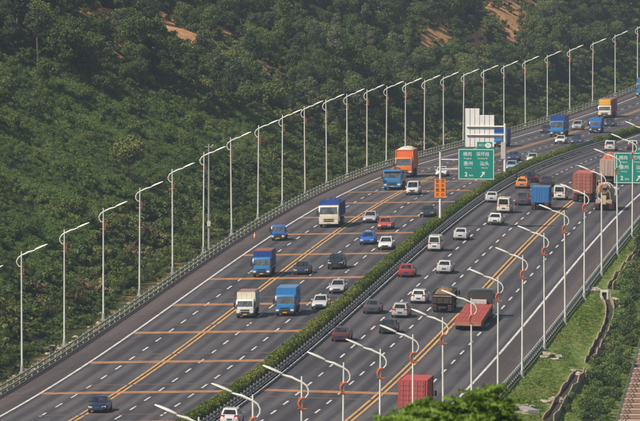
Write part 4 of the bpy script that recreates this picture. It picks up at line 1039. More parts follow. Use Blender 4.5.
def box_truck(name, L, W, H, colc, colb, cabh=None, roof=None, boxz=.95, depth=1.6, boxh=None, visor=None):
    root = empty(name); cabh = cabh or H - .55
    xb = cab(root, L / 2 - .06, W * .97, cabh, colc, depth, visor=visor)
    cargo_box(root, -L / 2 + .04, xb - .08, W, boxz, boxh or H, colb, roof=roof)
    chassis(root, -L / 2 + .1, L / 2 - .5, W, [-L / 2 + 1.3], .4, L / 2 - 1.0)
    return root
def v_white_box(n): return box_truck(n, 5.4, 1.92, 2.7, WHITE, CREAM, 2.02, roof=mat('reddish_roof', (.3, .17, .14), .8, noise=.4), depth=1.45)
def v_blue_box(n): return box_truck(n, 6.0, 2.08, 2.95, BLUE2, BLUE2, 2.3, depth=1.6)
def v_blue_red_top(n): return box_truck(n, 6.0, 2.05, 2.9, BLUE2, BLUED, 2.25, roof=M_TARP, depth=1.55)
def v_blue_mini(n):
    root = empty(n); xb = cab(root, 2.1, 1.62, 1.92, CBLUE, 1.45, z0=.45)
    hw = .8; b_ = MB().box(-2.15, xb - .05, -hw, hw, .62, .68)
    for s_ in (1, -1): b_.box(-2.15, xb - .05, min(s_ * hw, s_ * (hw - .04)), max(s_ * hw, s_ * (hw - .04)), .681, 1.05)
    b_.box(-2.15, -2.11, -hw + .041, hw - .041, .682, 1.05); b_.build('cargo_bed', CBLUE, root)
    MB().box(-1.9, xb - .2, -.6, .6, .69, 1.2).build('crates', M_RUSTY, root, bevel=.05)
    chassis(root, -2.0, 1.6, 1.62, [-1.35], .31, 1.25, dual=False); return root
def v_white_tipper(n):
    root = empty(n); xb = cab(root, 4.1, 2.45, 2.75, CREAM, 1.9, z0=.7, lower=CREAM)
    tb = tipper_body(root, -4.2, xb - .15, 2.5, 1.25, 3.0, BLUED); load_heap(root, -4.1, xb - .25, 2.3, 2.85, .62, M_TARPB, 3, 'tarpaulin')
    MB().box(xb - .14, xb - .03, -1.2, 1.2, 1.1, 3.35).build('headboard', BLUED, root, bevel=.02)
    for s_ in (-.7, .1, .6): MB().tube([(xb - .2, s_, 3.3), (xb - .2, s_ + .1, 3.75)], .05, 6).build('stanchion', M_DARKST, root)
    chassis(root, -4.1, 3.6, 2.45, [-2.9, -1.6], .5, 2.75); return root
def v_blue_flat(n):
    root = empty(n); xb = cab(root, 4.45, 2.4, 2.75, BLUE2, 1.9, z0=.65, visor=BLUE2, lower=BLUE2)
    b_ = MB().box(-4.4, xb - .1, -1.18, 1.18, 1.05, 1.15)
    for s_ in (1, -1): b_.box(-4.4, xb - .1, min(s_ * 1.18, s_ * 1.12), max(s_ * 1.18, s_ * 1.12), 1.151, 2.0)
    b_.box(-4.4, -4.34, -1.119, 1.119, 1.152, 2.0); b_.build('cargo_bed', BLUED, root, bevel=.01)
    load_heap(root, -4.2, xb - .2, 2.2, 2.0, 1.0, M_RUSTY, 5)
    chassis(root, -4.3, 3.9, 2.4, [-3.1, -1.9], .48, 3.1); return root
def v_orange_container(n):
    root = empty(n); cab(root, 4.9, 2.4, 2.9, C_ORANGE, 1.9, z0=.7)
    MB().box(-4.9, 2.9, -1.1, 1.1, 1.0, 1.2).build('trailer_deck', M_CHASSIS, root, bevel=.02)
    container(root, -4.9, 2.75, 2.44, 1.24, 3.95, C_ORANGE)
    load_heap(root, -4.7, 2.7, 2.35, 3.93, .42, M_FOIL, 8, 'tarpaulin')
    chassis(root, -4.8, 4.4, 2.4, [-3.7, -2.4], .48, 3.6); return root
def v_blue_far(n): return box_truck(n, 7.0, 2.2, 3.0, BLUE2, BLUED, 2.35, depth=1.7)
def v_blue_big(n): return box_truck(n, 8.5, 2.42, 3.6, BLUE2, BLUED, 2.75, depth=1.9, boxz=1.1)
def v_blue_small(n): return box_truck(n, 5.5, 2.05, 2.65, CBLUE, BLUE2, 2.2, depth=1.5)
def v_blue_edge(n): return box_truck(n, 8.0, 2.4, 3.6, BLUE2, BLUE2, 2.75, depth=1.9, boxz=1.1)
def v_yellow(n):
    root = empty(n); xb = cab(root, 4.45, 2.4, 2.35, CREAM, 1.7, z0=.65)
    cargo_box(root, -4.45, xb - .05, 2.42, 1.05, 3.45, C_RUST, ribs=10)
    MB().box(xb - .04, xb + .75, -1.1, 1.1, 2.38, 3.42).build('wind_deflector', M_YELLOW, root, bevel=.18, smooth=True)
    chassis(root, -4.3, 3.9, 2.4, [-3.2, -2.0], .48, 3.2); return root
def v_tipper_rear(n):
    root = empty(n); cab(root, 3.45, 2.15, 2.35, CHARC, 1.6, z0=.6)
    tipper_body(root, -3.4, 1.7, 2.2, 1.0, 2.1, M_DARKST, rib=M_CHASSIS); load_heap(root, -3.3, 1.6, 2.05, 1.95, .62, M_RUSTY, 11)
    MB().box(-3.53, -3.5, -1.0, 1.0, 1.78, 1.9).build('tail_board', mat('tan_board', (.34, .25, .17), .8, noise=.5), root)
    chassis(root, -3.3, 3.0, 2.15, [-2.2], .46, 2.3); return root
def v_flatbed(n):
    root = empty(n); L = 18.0; xb = cab(root, 9.0, 2.5, 2.95, CHARC, 2.1, z0=.75)
    chassis(root, 3.4, 8.4, 2.5, [4.4, 5.7], .5, 7.6)
    def zd(x_): return 1.0 + (x_ + 9) / 14.6 * .55
    n_ = 30
    fr = MB().prism([(-9, zd(-9) - .32), (5.5, zd(5.5) - .32), (5.5, zd(5.5) - .05), (-9, zd(-9) - .05)], -1.42, 1.42); deckf = fr.build('trailer_frame', M_DECK, root)
    pw = 2.84 / 8
    for k in range(8):                                    # long deck boards
        y0_ = -1.42 + pw * k + .012; y1_ = y0_ + pw - .024; dz_ = .0 if k % 2 else .008
        MB().prism([(-8.95, zd(-9) - .049), (5.45, zd(5.5) - .049), (5.45, zd(5.5) + dz_), (-8.95, zd(-9) + dz_)], y0_, y1_).build('deck_board', M_DECK, deckf)
    cr = MB()
    for xx_ in (-5.5, -2, 1.5): cr.prism([(xx_ - .12, zd(xx_) + .012), (xx_ + .12, zd(xx_) + .012), (xx_ + .12, zd(xx_) + .06), (xx_ - .12, zd(xx_) + .06)], -1.4, 1.4)
    cr.build('cross_beam', mat('rubbed_red', (.45, .10, .075), .6, noise=.5), deckf)
    MB().box(5.55, 5.75, -1.3, 1.3, 1.2, 2.75).build('headboard', M_DARKST, root, bevel=.03)
    MB().box(5.0, 5.45, -.8, .8, zd(5) + .01, zd(5) + .5).build('tool_rack', mat('grey_white_bundle', (.5, .5, .5), .7, noise=.5), root, bevel=.08)
    MB().prism([(-9.25, .55), (-9.0, .5), (-9.0, .95), (-9.12, .95)], -1.4, 1.4).build('tail_board', mat('rusty_tail', (.30, .11, .06), .7, noise=.6), root)
    for s_ in (1, -1): MB().box(-9.16, -9.125, s_ * 1.0 - .16, s_ * 1.0 + .16, .70, .84).build('tail_light', M_TAIL, root)
    for xx_ in (-7.6, -6.5, -5.4):
        for s_ in (1, -1): wheel(root, xx_, s_ * 1.36, .42, .28, True)
    for s_ in (1, -1): MB().box(-4.2, 2.5, s_ * 1.25 - .03, s_ * 1.25 + .03, .5, .95).build('side_guard', M_CHASSIS, root)
    return root
def v_container_rear(n):
    root = empty(n); cab(root, 5.4, 2.4, 2.9, MAROON, 1.9, z0=.7)
    MB().box(-5.4, 3.2, -1.1, 1.1, 1.0, 1.2).build('trailer_deck', M_CHASSIS, root, bevel=.02)
    container(root, -5.4, 3.1, 2.44, 1.22, 3.85, C_RUST)
    chassis(root, -5.3, 4.9, 2.4, [-4.2, -2.9, 1.6], .48, 4.2); return root
def v_red_container(n):
    root = empty(n); cab(root, 4.6, 2.4, 2.7, CHARC, 1.9, z0=.7)
    MB().box(-4.2, 2.4, -1.1, 1.1, .95, 1.15).build('trailer_deck', M_CHASSIS, root, bevel=.02)
    container(root, -4.2, 2.3, 2.5, 1.18, 3.75, C_RED)
    chassis(root, -4.1, 4.0, 2.4, [-3.0, -1.7], .48, 3.3); return root
def v_blue_rear(n): return box_truck(n, 7.0, 2.25, 3.0, BLUE2, BLUE, 2.3, depth=1.7)
def v_mixer(n):
    root = empty(n); cab(root, 4.25, 2.4, 2.75, CREAM, 1.9, z0=.7)
    chassis(root, -3.9, 3.7, 2.45, [-2.9, -1.6], .5, 2.9)
    ax0, ax1 = Vector((-3.7, 0, 2.75)), Vector((2.0, 0, 2.05)); rings = []; n_ = 18
    dr = (ax1 - ax0).normalized(); up = Vector((-dr.z, 0, dr.x)); up = up if up.z > 0 else -up
    for s_, r_ in ((0, .52), (.02, .62), (.25, .92), (.5, 1.15), (.72, 1.15), (.9, .8), (1, .4)):
        c = ax0.lerp(ax1, s_); rings.append([tuple(c + up * r_ * math.cos(2 * math.pi * k / n_) + Vector((0, r_ * math.sin(2 * math.pi * k / n_), 0))) for k in range(n_)])
    dm_ = MB().loft(rings).build('drum', M_MIX, root, smooth=True)
    MB().tube([tuple(ax0 - dr * .03), tuple(ax0 + dr * .04)], [.40, .38], 16).build('drum_mouth', M_DARKST, dm_)
    for k in range(3):
        pts_ = []
        for s_ in np.linspace(.08, .86, 22):
            r_ = float(np.interp(s_, (0, .02, .25, .5, .72, .9, 1), (.52, .62, .92, 1.15, 1.15, .8, .4))) + .015; a = s_ * 7 + k * 2.09; c = ax0.lerp(ax1, float(s_))
            pts_.append(tuple(c + up * r_ * math.cos(a) + Vector((0, r_ * math.sin(a), 0))))
        MB().tube(pts_, .04, 5).build('spiral_stripe', CREAM, dm_)
    fr = MB()
    for s_ in (1, -1):
        fr.tube([(-3.6, s_ * .95, .8), (-3.75, s_ * .75, 2.3), (-3.7, 0, 3.45)], .07, 7)
    fr.build('rear_frame', M_PINK, root)
    MB().loft([[(-4.05, -.55, 3.5), (-3.45, -.55, 3.5), (-3.45, .55, 3.5), (-4.05, .55, 3.5)], [(-3.95, -.22, 2.95), (-3.6, -.22, 2.95), (-3.6, .22, 2.95), (-3.95, .22, 2.95)]]).build('hopper', M_PINK, root)
    MB().prism([(-4.25, .85), (-3.95, .8), (-3.75, 1.95), (-3.95, 2.0)], -.3, .3).build('chute', M_MIX, root, bevel=.03)
    for s_ in (1, -1): MB().box(-4.0, -3.94, s_ * .75 - .3, s_ * .75 + .3, .95, 1.45).build('mudguard', M_PINK, root, bevel=.02)
    return root
def v_big_pale(n):
    root = empty(n); cab(root, 5.4, 2.4, 2.9, CREAM, 1.9, z0=.7)
    cargo_box(root, -5.4, 3.3, 2.5, 1.15, 3.45, M_PINK, ribs=12); load_heap(root, -5.3, 3.2, 2.4, 3.42, .95, C_RUST, 15, 'tarpaulin')
    chassis(root, -5.3, 4.9, 2.45, [-4.2, -2.9], .5, 4.2); return root
def mk(style, L, W, H, col, **kw): return lambda n: car(n, style, L, W, H, col, **kw)
# builder, near end d, t, length, 'L' comes towards the camera / 'R' drives away, name, category, label
VEH = [
 (mk('sedan', 4.55, 1.76, 1.40, NAVY), 650.3, -11.35, 4.55, 'L', 'sedan', 'car', 'dark navy sedan at the very bottom left, nearest car of the oncoming lanes'),
 (v_white_box, 754.9, -9.96, 5.4, 'L', 'box_truck', 'truck', 'small white box truck with reddish roof beside a blue box truck'),
 (v_blue_box, 756.7, -5.89, 6.0, 'L', 'box_truck', 'truck', 'bright blue box truck right beside the small white box truck'),
 (mk('sedan', 4.5, 1.74, 1.42, SILVERB), 764.4, -3.05, 4.5, 'L', 'sedan', 'car', 'white sedan by the hedge just right of the bright blue box truck'),
 (mk('sedan', 4.5, 1.74, 1.42, SILVER, rack=False), 783.6, -3.15, 4.5, 'L', 'sedan', 'car', 'silver sedan by the hedge behind the white sedan'),
 (v_blue_red_top, 806.2, -14.07, 6.0, 'L', 'box_truck', 'truck', 'blue box truck with a dull red cover on top left of the yellow lines'),
 (mk('sedan', 4.6, 1.78, 1.38, CHARC), 808.9, -9.85, 4.6, 'L', 'sedan', 'car', 'charcoal sedan on the oncoming side to the left of a black off-roader'),
 (mk('suv', 4.6, 1.82, 1.62, BLACKP), 815.8, -6.62, 4.6, 'L', 'off_roader', 'car', 'black off-road car oncoming beside the charcoal sedan'),
 (v_blue_mini, 860.6, -18.17, 4.25, 'L', 'mini_truck', 'truck', 'very small blue pickup truck in the lane next to the left shoulder'),
 (v_white_tipper, 882.6, -14.2, 8.3, 'L', 'tipper_truck', 'truck', 'large tipper truck with cream white cab and dark blue covered body'),
 (mk('sedan', 4.45, 1.74, 1.42, SILVER), 890.1, -9.86, 4.45, 'L', 'sedan', 'car', 'silver grey sedan just right of the cream cab tipper truck'),
 (mk('sedan', 4.4, 1.78, 1.42, ORED), 877.4, -6.76, 4.4, 'L', 'sedan', 'car', 'orange red car coming towards the camera'),
 (mk('hatch', 4.1, 1.76, 1.48, CBLUE, roof_sign=PALEB), 852.0, -6.50, 4.1, 'L', 'hatchback', 'car', 'small bright blue car with a pale blue box on its roof'),
 (mk('sedan', 4.4, 1.76, 1.45, WHITE), 843.6, -3.53, 4.4, 'L', 'sedan', 'car', 'white car by the hedge right of the small blue car'),
 (mk('minivan', 4.7, 1.78, 1.80, SILVERB), 953.4, -10.02, 4.7, 'L', 'minivan', 'van', 'pale silver minivan just right of the blue flatbed truck'),
 (mk('sedan', 4.6, 1.78, 1.38, DGREEN), 900.5, -3.52, 4.6, 'L', 'sedan', 'car', 'very dark green sedan oncoming beside the hedge below the orange board'),
 (mk('sedan', 4.4, 1.70, 1.42, WHITE), 1013.7, -11.2, 4.4, 'L', 'sedan', 'car', 'white car partly hidden behind the median mast'),
 (mk('sedan', 4.5, 1.74, 1.42, NAVY2), 1084.5, -6.39, 4.5, 'L', 'sedan', 'car', 'dark blue grey car right of the white sign back\'s mast'),
 (mk('hatch', 4.3, 1.76, 1.48, PALEB), 1034.1, -2.75, 4.3, 'L', 'hatchback', 'car', 'pale blue car at the hedge right of the white sign back\'s mast'),
 (mk('sedan', 4.5, 1.76, 1.40, PALEG), 1074.5, -2.75, 4.5, 'L', 'sedan', 'car', 'pale greenish white sedan running along the hedge'),
 (v_blue_far, 1172.1, -16.5, 7.0, 'L', 'box_truck', 'truck', 'blue truck partly behind the white sign back'),
 (mk('sedan', 4.5, 1.74, 1.42, PLUM), 1246.8, -17.0, 4.5, 'L', 'sedan', 'car', 'dark plum car left of the large far blue truck'),
 (v_blue_big, 1227.0, -12.71, 8.5, 'L', 'box_truck', 'truck', 'large far blue truck with a tall deep blue box'),
 (mk('sedan', 4.5, 1.78, 1.42, WHITE), 1185.3, -7.85, 4.5, 'L', 'sedan', 'car', 'far white sedan just below the large far blue truck'),
 (mk('suv', 4.6, 1.85, 1.68, SILVER), 1260.1, -13.0, 4.6, 'L', 'off_roader', 'car', 'far silver off-road car right of the large far blue truck'),
 (mk('sedan', 4.5, 1.80, 1.42, NAVY2), 1180.9, -4.7, 4.5, 'L', 'sedan', 'car', 'far dusky blue sedan beside the start of the second hedge'),
 (v_blue_small, 1243.2, -7.80, 5.5, 'L', 'box_truck', 'truck', 'far small blue truck in front of the yellow fronted truck'),
 (v_yellow, 1313.4, -14.6, 8.9, 'L', 'box_truck', 'truck', 'far truck with yellow wind deflector and red brown box'),
 (mk('sedan', 4.5, 1.76, 1.45, CHARC), 1275.1, -8.9, 4.5, 'L', 'sedan', 'car', 'far dark car right of the far small blue truck'),
 (v_blue_edge, 1392.7, -18.6, 8.0, 'L', 'box_truck', 'truck', 'blue truck cut off by the right edge of the photo'),
 (v_blue_flat, 968.9, -14.13, 9.0, 'L', 'flatbed_truck', 'truck', 'blue truck carrying a brown load in front of the orange container'),
 (v_orange_container, 1011.7, -16.4, 9.9, 'L', 'container_truck', 'truck', 'truck with bright orange container and white cover on top'),
 (mk('sedan', 4.6, 1.80, 1.45, MAROON), 727.8, 3.0, 4.6, 'R', 'sedan', 'car', 'dark maroon sedan driving away close to the median rail'),
 (mk('sedan', 4.6, 1.80, 1.45, GREY), 759.6, 3.05, 4.6, 'R', 'sedan', 'car', 'dark grey sedan driving away ahead of the maroon sedan'),
 (mk('sedan', 4.5, 1.78, 1.45, RED), 804.8, 2.5, 4.5, 'R', 'sedan', 'car', 'red car driving away beside the median rail'),
 (mk('sedan', 4.5, 1.78, 1.45, SILVERB), 810.7, 6.31, 4.5, 'R', 'sedan', 'car', 'pale silver sedan driving away to the right of the red car'),
 (mk('hatch', 4.3, 1.80, 1.55, SILVER), 756.0, 6.44, 4.3, 'R', 'hatchback', 'car', 'silver hatchback driving away with dark rear window, behind a white car'),
 (mk('hatch', 4.3, 1.72, 1.50, WHITE), 773.0, 6.85, 4.3, 'R', 'hatchback', 'car', 'white car driving away left of the tipper with brown load'),
 (mk('sedan', 4.5, 1.80, 1.45, DGREEN), 737.7, 6.90, 4.5, 'R', 'sedan', 'car', 'dark green grey sedan driving away behind the silver hatchback'),
 (v_tipper_rear, 763.0, 10.35, 6.95, 'R', 'tipper_truck', 'truck', 'dark tipper truck with a heaped brown load seen from behind'),
 (v_flatbed, 743.9, 14.74, 18.2, 'R', 'flatbed_truck', 'truck', 'long empty red flatbed trailer with a dark cab'),
 (mk('hatch', 4.5, 1.76, 1.55, WHITE), 635.3, 2.6, 4.5, 'R', 'estate_car', 'car', 'white car cut off by the bottom edge of the photo'),
 (mk('van', 4.2, 1.62, 1.85, WHITE), 841.5, 2.5, 4.2, 'R', 'van', 'van', 'small white van driving away by the median rail'),
 (mk('sedan', 4.4, 1.74, 1.42, SILVERB), 859.5, 4.07, 4.4, 'R', 'sedan', 'car', 'pale sedan driving away ahead of the small white van'),
 (mk('sedan', 4.5, 1.80, 1.45, WHITE), 886.6, 6.16, 4.5, 'R', 'sedan', 'car', 'white sedan driving away just behind the cream van'),
 (mk('van', 4.7, 1.82, 1.98, CREAM), 910.2, 5.45, 4.7, 'R', 'van', 'van', 'cream white van with two dark rear panes'),
 (mk('sedan', 4.4, 1.72, 1.40, SILVERB), 932.4, 2.2, 4.4, 'R', 'sedan', 'car', 'silver white sedan near the median left of the cream van'),
 (mk('sedan', 4.5, 1.74, 1.43, TAXI, roof_sign=M_YELLOW), 970.6, 3.43, 4.5, 'R', 'taxi', 'taxi', 'orange yellow taxi driving away'),
 (mk('suv', 4.6, 1.88, 1.80, GREY), 927.4, 6.60, 4.6, 'R', 'off_roader', 'car', 'dark grey off-road car left of the blue box truck'),
 (mk('hatch', 4.5, 1.80, 1.52, BLACKP), 990.0, 3.3, 4.5, 'R', 'hatchback', 'car', 'black car driving away just ahead of the taxi'),
 (mk('sedan', 4.5, 1.78, 1.45, CHARC), 978.0, 6.3, 4.5, 'R', 'sedan', 'car', 'charcoal car mostly hidden ahead of the blue box truck'),
 (v_blue_rear, 918.5, 9.55, 7.0, 'R', 'box_truck', 'truck', 'blue box truck driving away, its rear doors towards the camera'),
 (mk('van', 4.8, 1.78, 1.93, WHITE), 942.6, 10.46, 4.8, 'R', 'van', 'van', 'white van driving away between the blue truck and the brown container'),
 (v_container_rear, 939.1, 13.7, 10.8, 'R', 'container_truck', 'truck', 'truck with a red brown container driving away'),
 (v_mixer, 920.9, 17.65, 8.4, 'R', 'mixer_truck', 'truck', 'concrete mixer truck with tan drum seen from behind'),
 (v_big_pale, 990.9, 14.1, 10.8, 'R', 'box_truck', 'truck', 'tall dusty pink truck with brown cover behind the right green sign'),
 (mk('minivan', 4.6, 1.85, 1.7, PALEG), 1143.1, 4.05, 4.6, 'R', 'minivan', 'van', 'far pale minivan above the right green sign, nearer the hedge'),
 (mk('sedan', 4.5, 1.85, 1.55, MAROON, two_tone=SILVERB), 1152.3, 7.0, 4.5, 'R', 'sedan', 'car', 'far two tone car above the right green sign'),
 (v_red_container, 646.0, 18.0, 8.9, 'R', 'container_truck', 'truck', 'truck with a bright red container above the foreground leaves'),
]
for fn, d, t_, L_, side, nm, cat, lab in VEH:
    o = fn(nm); tag(o, lab, cat, 'vehicles coming towards the camera' if side == 'L' else 'vehicles driving away')
    m_ = frame(d + L_ / 2, t_, toward=(side == 'L')); m_.translation.z += .004
    o.matrix_world = m_

# ------------------------------------------------------------------ right bank: grass, ditch, shrubs, steps
def rb(px, py):
    """road coordinates of a spot on the right bank"""
    d, t_ = ray_hit(px, py, 560, 1100); return float(d), float(t_)
M_DITCH = mat('ditch_concrete', (.36, .27, .19), .95, noise=.9, nscale=.9, col2=(.12, .11, .05, 1), bump=.3, bscale=6)
M_SHADEBED = mat('painted_shade_bed', (.035, .028, .02), .95, noise=.6)  # mud brown darkened to stand in for shade down in the ditch
DITCH_PTS = []
def ditch(path, width, label, hgt=.62):
    pp = [rb(*q) for q in path]; g = []
    for a, b_ in zip(pp[:-1], pp[1:]):
        for s_ in np.linspace(0, 1, 6)[:-1]: g.append((a[0] + (b_[0] - a[0]) * s_, a[1] + (b_[1] - a[1]) * s_))
    g.append(pp[-1])
    root = tag(empty('drainage_ditch', gpt(*g[len(g) // 2])), label, 'ditch')
    w3 = [gpt(*q) - root.location for q in g]
    def wall(off, th, h0, h1, nm, m_):
        rings = []
        for k, p in enumerate(w3):
            a = w3[max(k - 1, 0)]; b_ = w3[min(k + 1, len(w3) - 1)]; dr = (b_ - a).normalized(); sd_ = Vector((dr.y, -dr.x, 0)).normalized(); wob = 1 + .3 * math.sin(k * 1.7 + off) + random.uniform(-.15, .15)
            rings.append([tuple(p + sd_ * (off + a_) + Vector((0, 0, z_ * (wob if z_ > 0 else 1)))) for a_, z_ in ((-th / 2, h0), (th / 2, h0), (th / 2, h1), (-th / 2, h1))])
        MB().loft(rings).build(nm, m_, root, bevel=.0)
    wall(-width / 2, .13, -.6, hgt * .8, 'side_wall', M_DITCH); wall(width / 2, .12, -.6, hgt, 'side_wall', M_DITCH); wall(0, width - .22, -.4, .14, 'bed', M_SHADEBED)
    DITCH_PTS.extend([(float(q.x + root.location.x), float(q.y + root.location.y)) for q in w3])
    return root
ditch([(548, 423), (560, 405), (572, 387), (579, 375)], 1.05, 'short lower length of earth coloured drainage ditch at the bottom')
ditch([(589, 365), (594, 355), (600, 343), (605, 334), (609, 323), (610, 311), (606, 301)], .85, 'winding drainage ditch with tan edges down the grass bank')
ditch([(610, 290), (618, 278), (628, 265), (636, 255), (646, 243)], .6, 'narrow tan upper ditch running along the shrubs')
cv = rb(604.5, 300); cul = tag(empty('culvert_head', gpt(*cv)), 'small white culvert block with a dark opening on the bank', 'culvert'); cul.rotation_euler.z = face_rot(cv[0])
cb_ = MB().box(-.45, -.25, -.3, .3, -.3, .85).box(.25, .45, -.3, .3, -.3, .85).box(-.45, .45, -.3, .3, .851, 1.1)
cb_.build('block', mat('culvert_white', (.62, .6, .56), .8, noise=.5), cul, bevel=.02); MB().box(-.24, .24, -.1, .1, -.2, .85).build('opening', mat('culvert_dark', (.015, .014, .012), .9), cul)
# patches of bare earth and a stone apron
def apron(px, py, w, l, m_, name, label, seed):
    d, t_ = rb(px, py); rng = np.random.default_rng(seed); root = tag(empty(name, gpt(d, t_)), label, 'rubble')
    for k in range(14):
        a, b_ = rng.uniform(-l / 2, l / 2), rng.uniform(-w / 2, w / 2); o = link('stone', rm[k % 4], m_, root)
        o.location = gpt(d + a, t_ + b_, .03) - root.location; s_ = rng.uniform(.5, 1.1); o.scale = (s_ * 1.2, s_, s_ * .6); o.rotation_euler.z = rng.uniform(0, 6)
for k, (px, py, w, l, nm, lab) in enumerate([(551, 357, 1.4, 5, 'rubble_patch', 'pale rubble in the grass just outside the right rail'), (579, 374, 1.2, 6, 'rubble_patch', 'tan rubble where the two ditches nearly meet'), (553, 402, 1.3, 6, 'rubble_patch', 'tan rubble beside the lower ditch'),
                                              (525, 410, 2.0, 10, 'rubble_patch', 'grey stones beside the foreground leaves at the bottom'), (593, 291, .9, 5, 'rubble_patch', 'little rubble patch near the white culvert block'), (618, 303, 1.0, 9, 'rubble_patch', 'bare tan stones at the foot of the right shrubs')]):
    apron(px, py, w, l, M_STONE, nm, lab, k)
# concrete slab by the bottom edge
sl = rb(522, 409); so_ = tag(empty('concrete_slab', gpt(*sl, .06)), 'grey concrete slab lying on the bank at the bottom edge', 'slab'); so_.rotation_euler.z = heading(sl[0]) + .35
for k in range(4): MB().box(-4 + 2.05 * k, -2.05 + 2.05 * k, -.55, .55, -.3, .10 + .02 * (k % 2)).build('slab_piece', mat('slab_concrete', (.33, .32, .31), .9, noise=.6, nscale=.8), so_, bevel=.02)
# grass
ng = 26000
gd = RNG.uniform(600, 1000, ng); gt = 24.3 + RNG.beta(1.1, 1.4, ng) * 16
x, y, _ = P(gd, gt); z = ground_z(gd, gt); u, v = proj(x, y, z); ok = (u > 470) & (u < 700) & (v > 120) & (v < 450)
for qx, qy in DITCH_PTS: ok &= (np.abs(x - qx) > .75) | (np.abs(y - qy) > 5)
def tuft_mesh(seed):
    rng = np.random.default_rng(seed); n = 60; a = rng.uniform(0, 6.28, n); r_ = rng.uniform(0, .5, n)
    c = np.stack([np.cos(a) * r_, np.sin(a) * r_, rng.uniform(.02, .12, n)], -1); nr = np.stack([np.cos(a * 2.3), np.sin(a * 2.3), rng.uniform(.3, 1.4, n)], -1)
    return leaf_mesh('tuft', c, nr, rng.uniform(.10, .24, n), M_GRASS, .22, rng)
n_ = int(ok.sum()); patch = .35 + .9 * (np.sin(gd[ok] / 6.3 + gt[ok]) * np.sin(gt[ok] * 1.3 + gd[ok] / 11) * .5 + .5)
scatter_object('grass', np.stack([x[ok], y[ok], z[ok]], -1), [tuft_mesh(k) for k in range(4)], RNG.uniform(0, 6.28, n_), RNG.uniform(.6, 1.2, n_) * patch, RNG.integers(0, 4, n_), 'short green grass on the bank right of the road')
# shrubs: bushy masses right of the ditch
BUSH = [(crown_mesh('foliage', 1.15, 1.7, .1, 11, 900, .2, m_, 500 + k), trunk_mesh('stem', 1.0, .05, 40 + k, 4, .6)) for k, m_ in enumerate((M_LOW, M_SCRUB, M_LOW, M_TREE))]
def shrub(px, py, sc, lab, k, group='shrubs on the right bank'):
    d, t_ = rb(px, py); t_ = max(t_, 25.2); o = tag(empty('shrub', gpt(d, t_, -.05)), lab, 'shrub', group); o.rotation_euler.z = k * 1.3; o.scale = (sc, sc, sc * (.85 + .1 * (k % 4)))
    b_ = BUSH[k % 4]; link('foliage', b_[0], None, o); link('stem', b_[1], None, o)
k = 0
for row, py in enumerate(np.arange(262, 430, 7.0)):
    left = np.interp(py, [262, 285, 300, 330, 360, 375, 400, 421], [634, 622, 620, 616, 602, 592, 588, 580])
    right = np.interp(py, [262, 340, 350, 380, 421], [665, 660, 640, 626, 612])
    for col_, px in enumerate(np.arange(left + 3, right, 11.0)):
        q = (px + random.uniform(-3, 3), py + random.uniform(-2, 2))
        shrub(q[0], q[1], random.uniform(.55, .95), 'green thicket shrub right of the ditch, %s row from the top, %s from the left' % (ORD[row], ORD[col_]), k, 'thicket shrubs right of the ditch'); k += 1
for n_, (px, py, sc, lab) in enumerate([(566, 412, .55, 'low shrub beside the lower ditch at the bottom edge'), (571, 401, .5, 'low shrub just right of the lower ditch'), (553, 360, .4, 'small weedy clump outside the right rail'), (560, 357, .38, 'second weedy clump outside the right rail'), (538, 386, .42, 'small weedy shrub at the foot of the right rail near the bottom'),
                                        (628, 236, .8, 'dark shrub against the last right lamp pole'), (634, 226, 1.0, 'dark bush at the right edge below the green sign'), (640, 240, .8, 'bush at the right edge beside the upper ditch'), (632, 252, .45, 'low shrub above the narrow upper ditch')]):
    shrub(px, py, sc, lab, n_ + (1 if n_ % 2 else 3))
for d, t_, sc, lab in ((846, 27.6, 1.05, 'tall dark tree at the right edge below the right green sign'), (826, 28.2, .95, 'dark tree at the right edge beside the upper ditch')):
    cm, tm = TREES[7][0], TREES[7][1]; o = tag(empty('dark_tree', gpt(d, t_, -.1)), lab, 'tree', 'trees on the right bank'); o.scale = (sc,) * 3; link('crown', cm, None, o); link('trunk', tm, None, o)
# stepped brick path with railing, bottom right
M_BRICK = mat('brick_red_paving', (.36, .21, .165), .9, noise=.7, nscale=1.6, col2=(.22, .15, .12, 1), bump=.3, bscale=9)
M_NOSE = mat('pale_step_edge', (.50, .38, .32), .9, noise=.5, nscale=1.4)
pth = tag(empty('stepped_path'), 'brick red stepped path with pale edges and a dark handrail', 'path')
pa, pb = rb(622, 424), rb(645, 352); A, B_ = gpt(*pa), gpt(*pb); pth.location = A
dirv = (B_ - A); dl = Vector((dirv.x, dirv.y, 0)); ln = dl.length; dn = dl.normalized(); sdv = Vector((dn.y, -dn.x, 0)); ang = math.atan2(sdv.y, sdv.x)
nstep = 22; run = ln / 16
for k in range(-3, nstep):
    c = dn * (run * k) + sdv * 1.3; zt_ = dirv.z * k / 16 + .34 + .05 * k
    o = MB().box(-1.6, 1.6, -run * .27, run * .27, -.3, 0).build('step', M_BRICK, pth, bevel=.02); o.location = c + Vector((0, 0, zt_)); o.rotation_euler.z = ang
    e_ = MB().box(-1.6, 1.6, -run * .275, -run * .12, .001, .05).build('step_edge', M_NOSE, o)
MB().box(-1.4, 1.4, -2.9 * run, (nstep - 1) * run, -1.0, -.6).build('base', M_SHADEBED, pth)  # dark sheet below the gaps stands in for shadow stripes across the path
pth.children[-1].location = sdv * 1.3; pth.children[-1].rotation_euler.z = ang
for k in range(-3, nstep, 3):
    o = MB().tube([(0, 0, -.3), (0, 0, 1.05)], .045, 6).build('railing_post', M_RAILD, pth); o.location = dn * (run * k) - sdv * .25 + Vector((0, 0, dirv.z * k / 16 + .36 + .05 * k))
p0 = dn * (run * -3) - sdv * .25 + Vector((0, 0, dirv.z * -3 / 16 + 1.3 - .15)); p1 = dn * (run * (nstep - 1)) - sdv * .25 + Vector((0, 0, dirv.z * (nstep - 1) / 16 + 1.36 + .05 * (nstep - 1)))
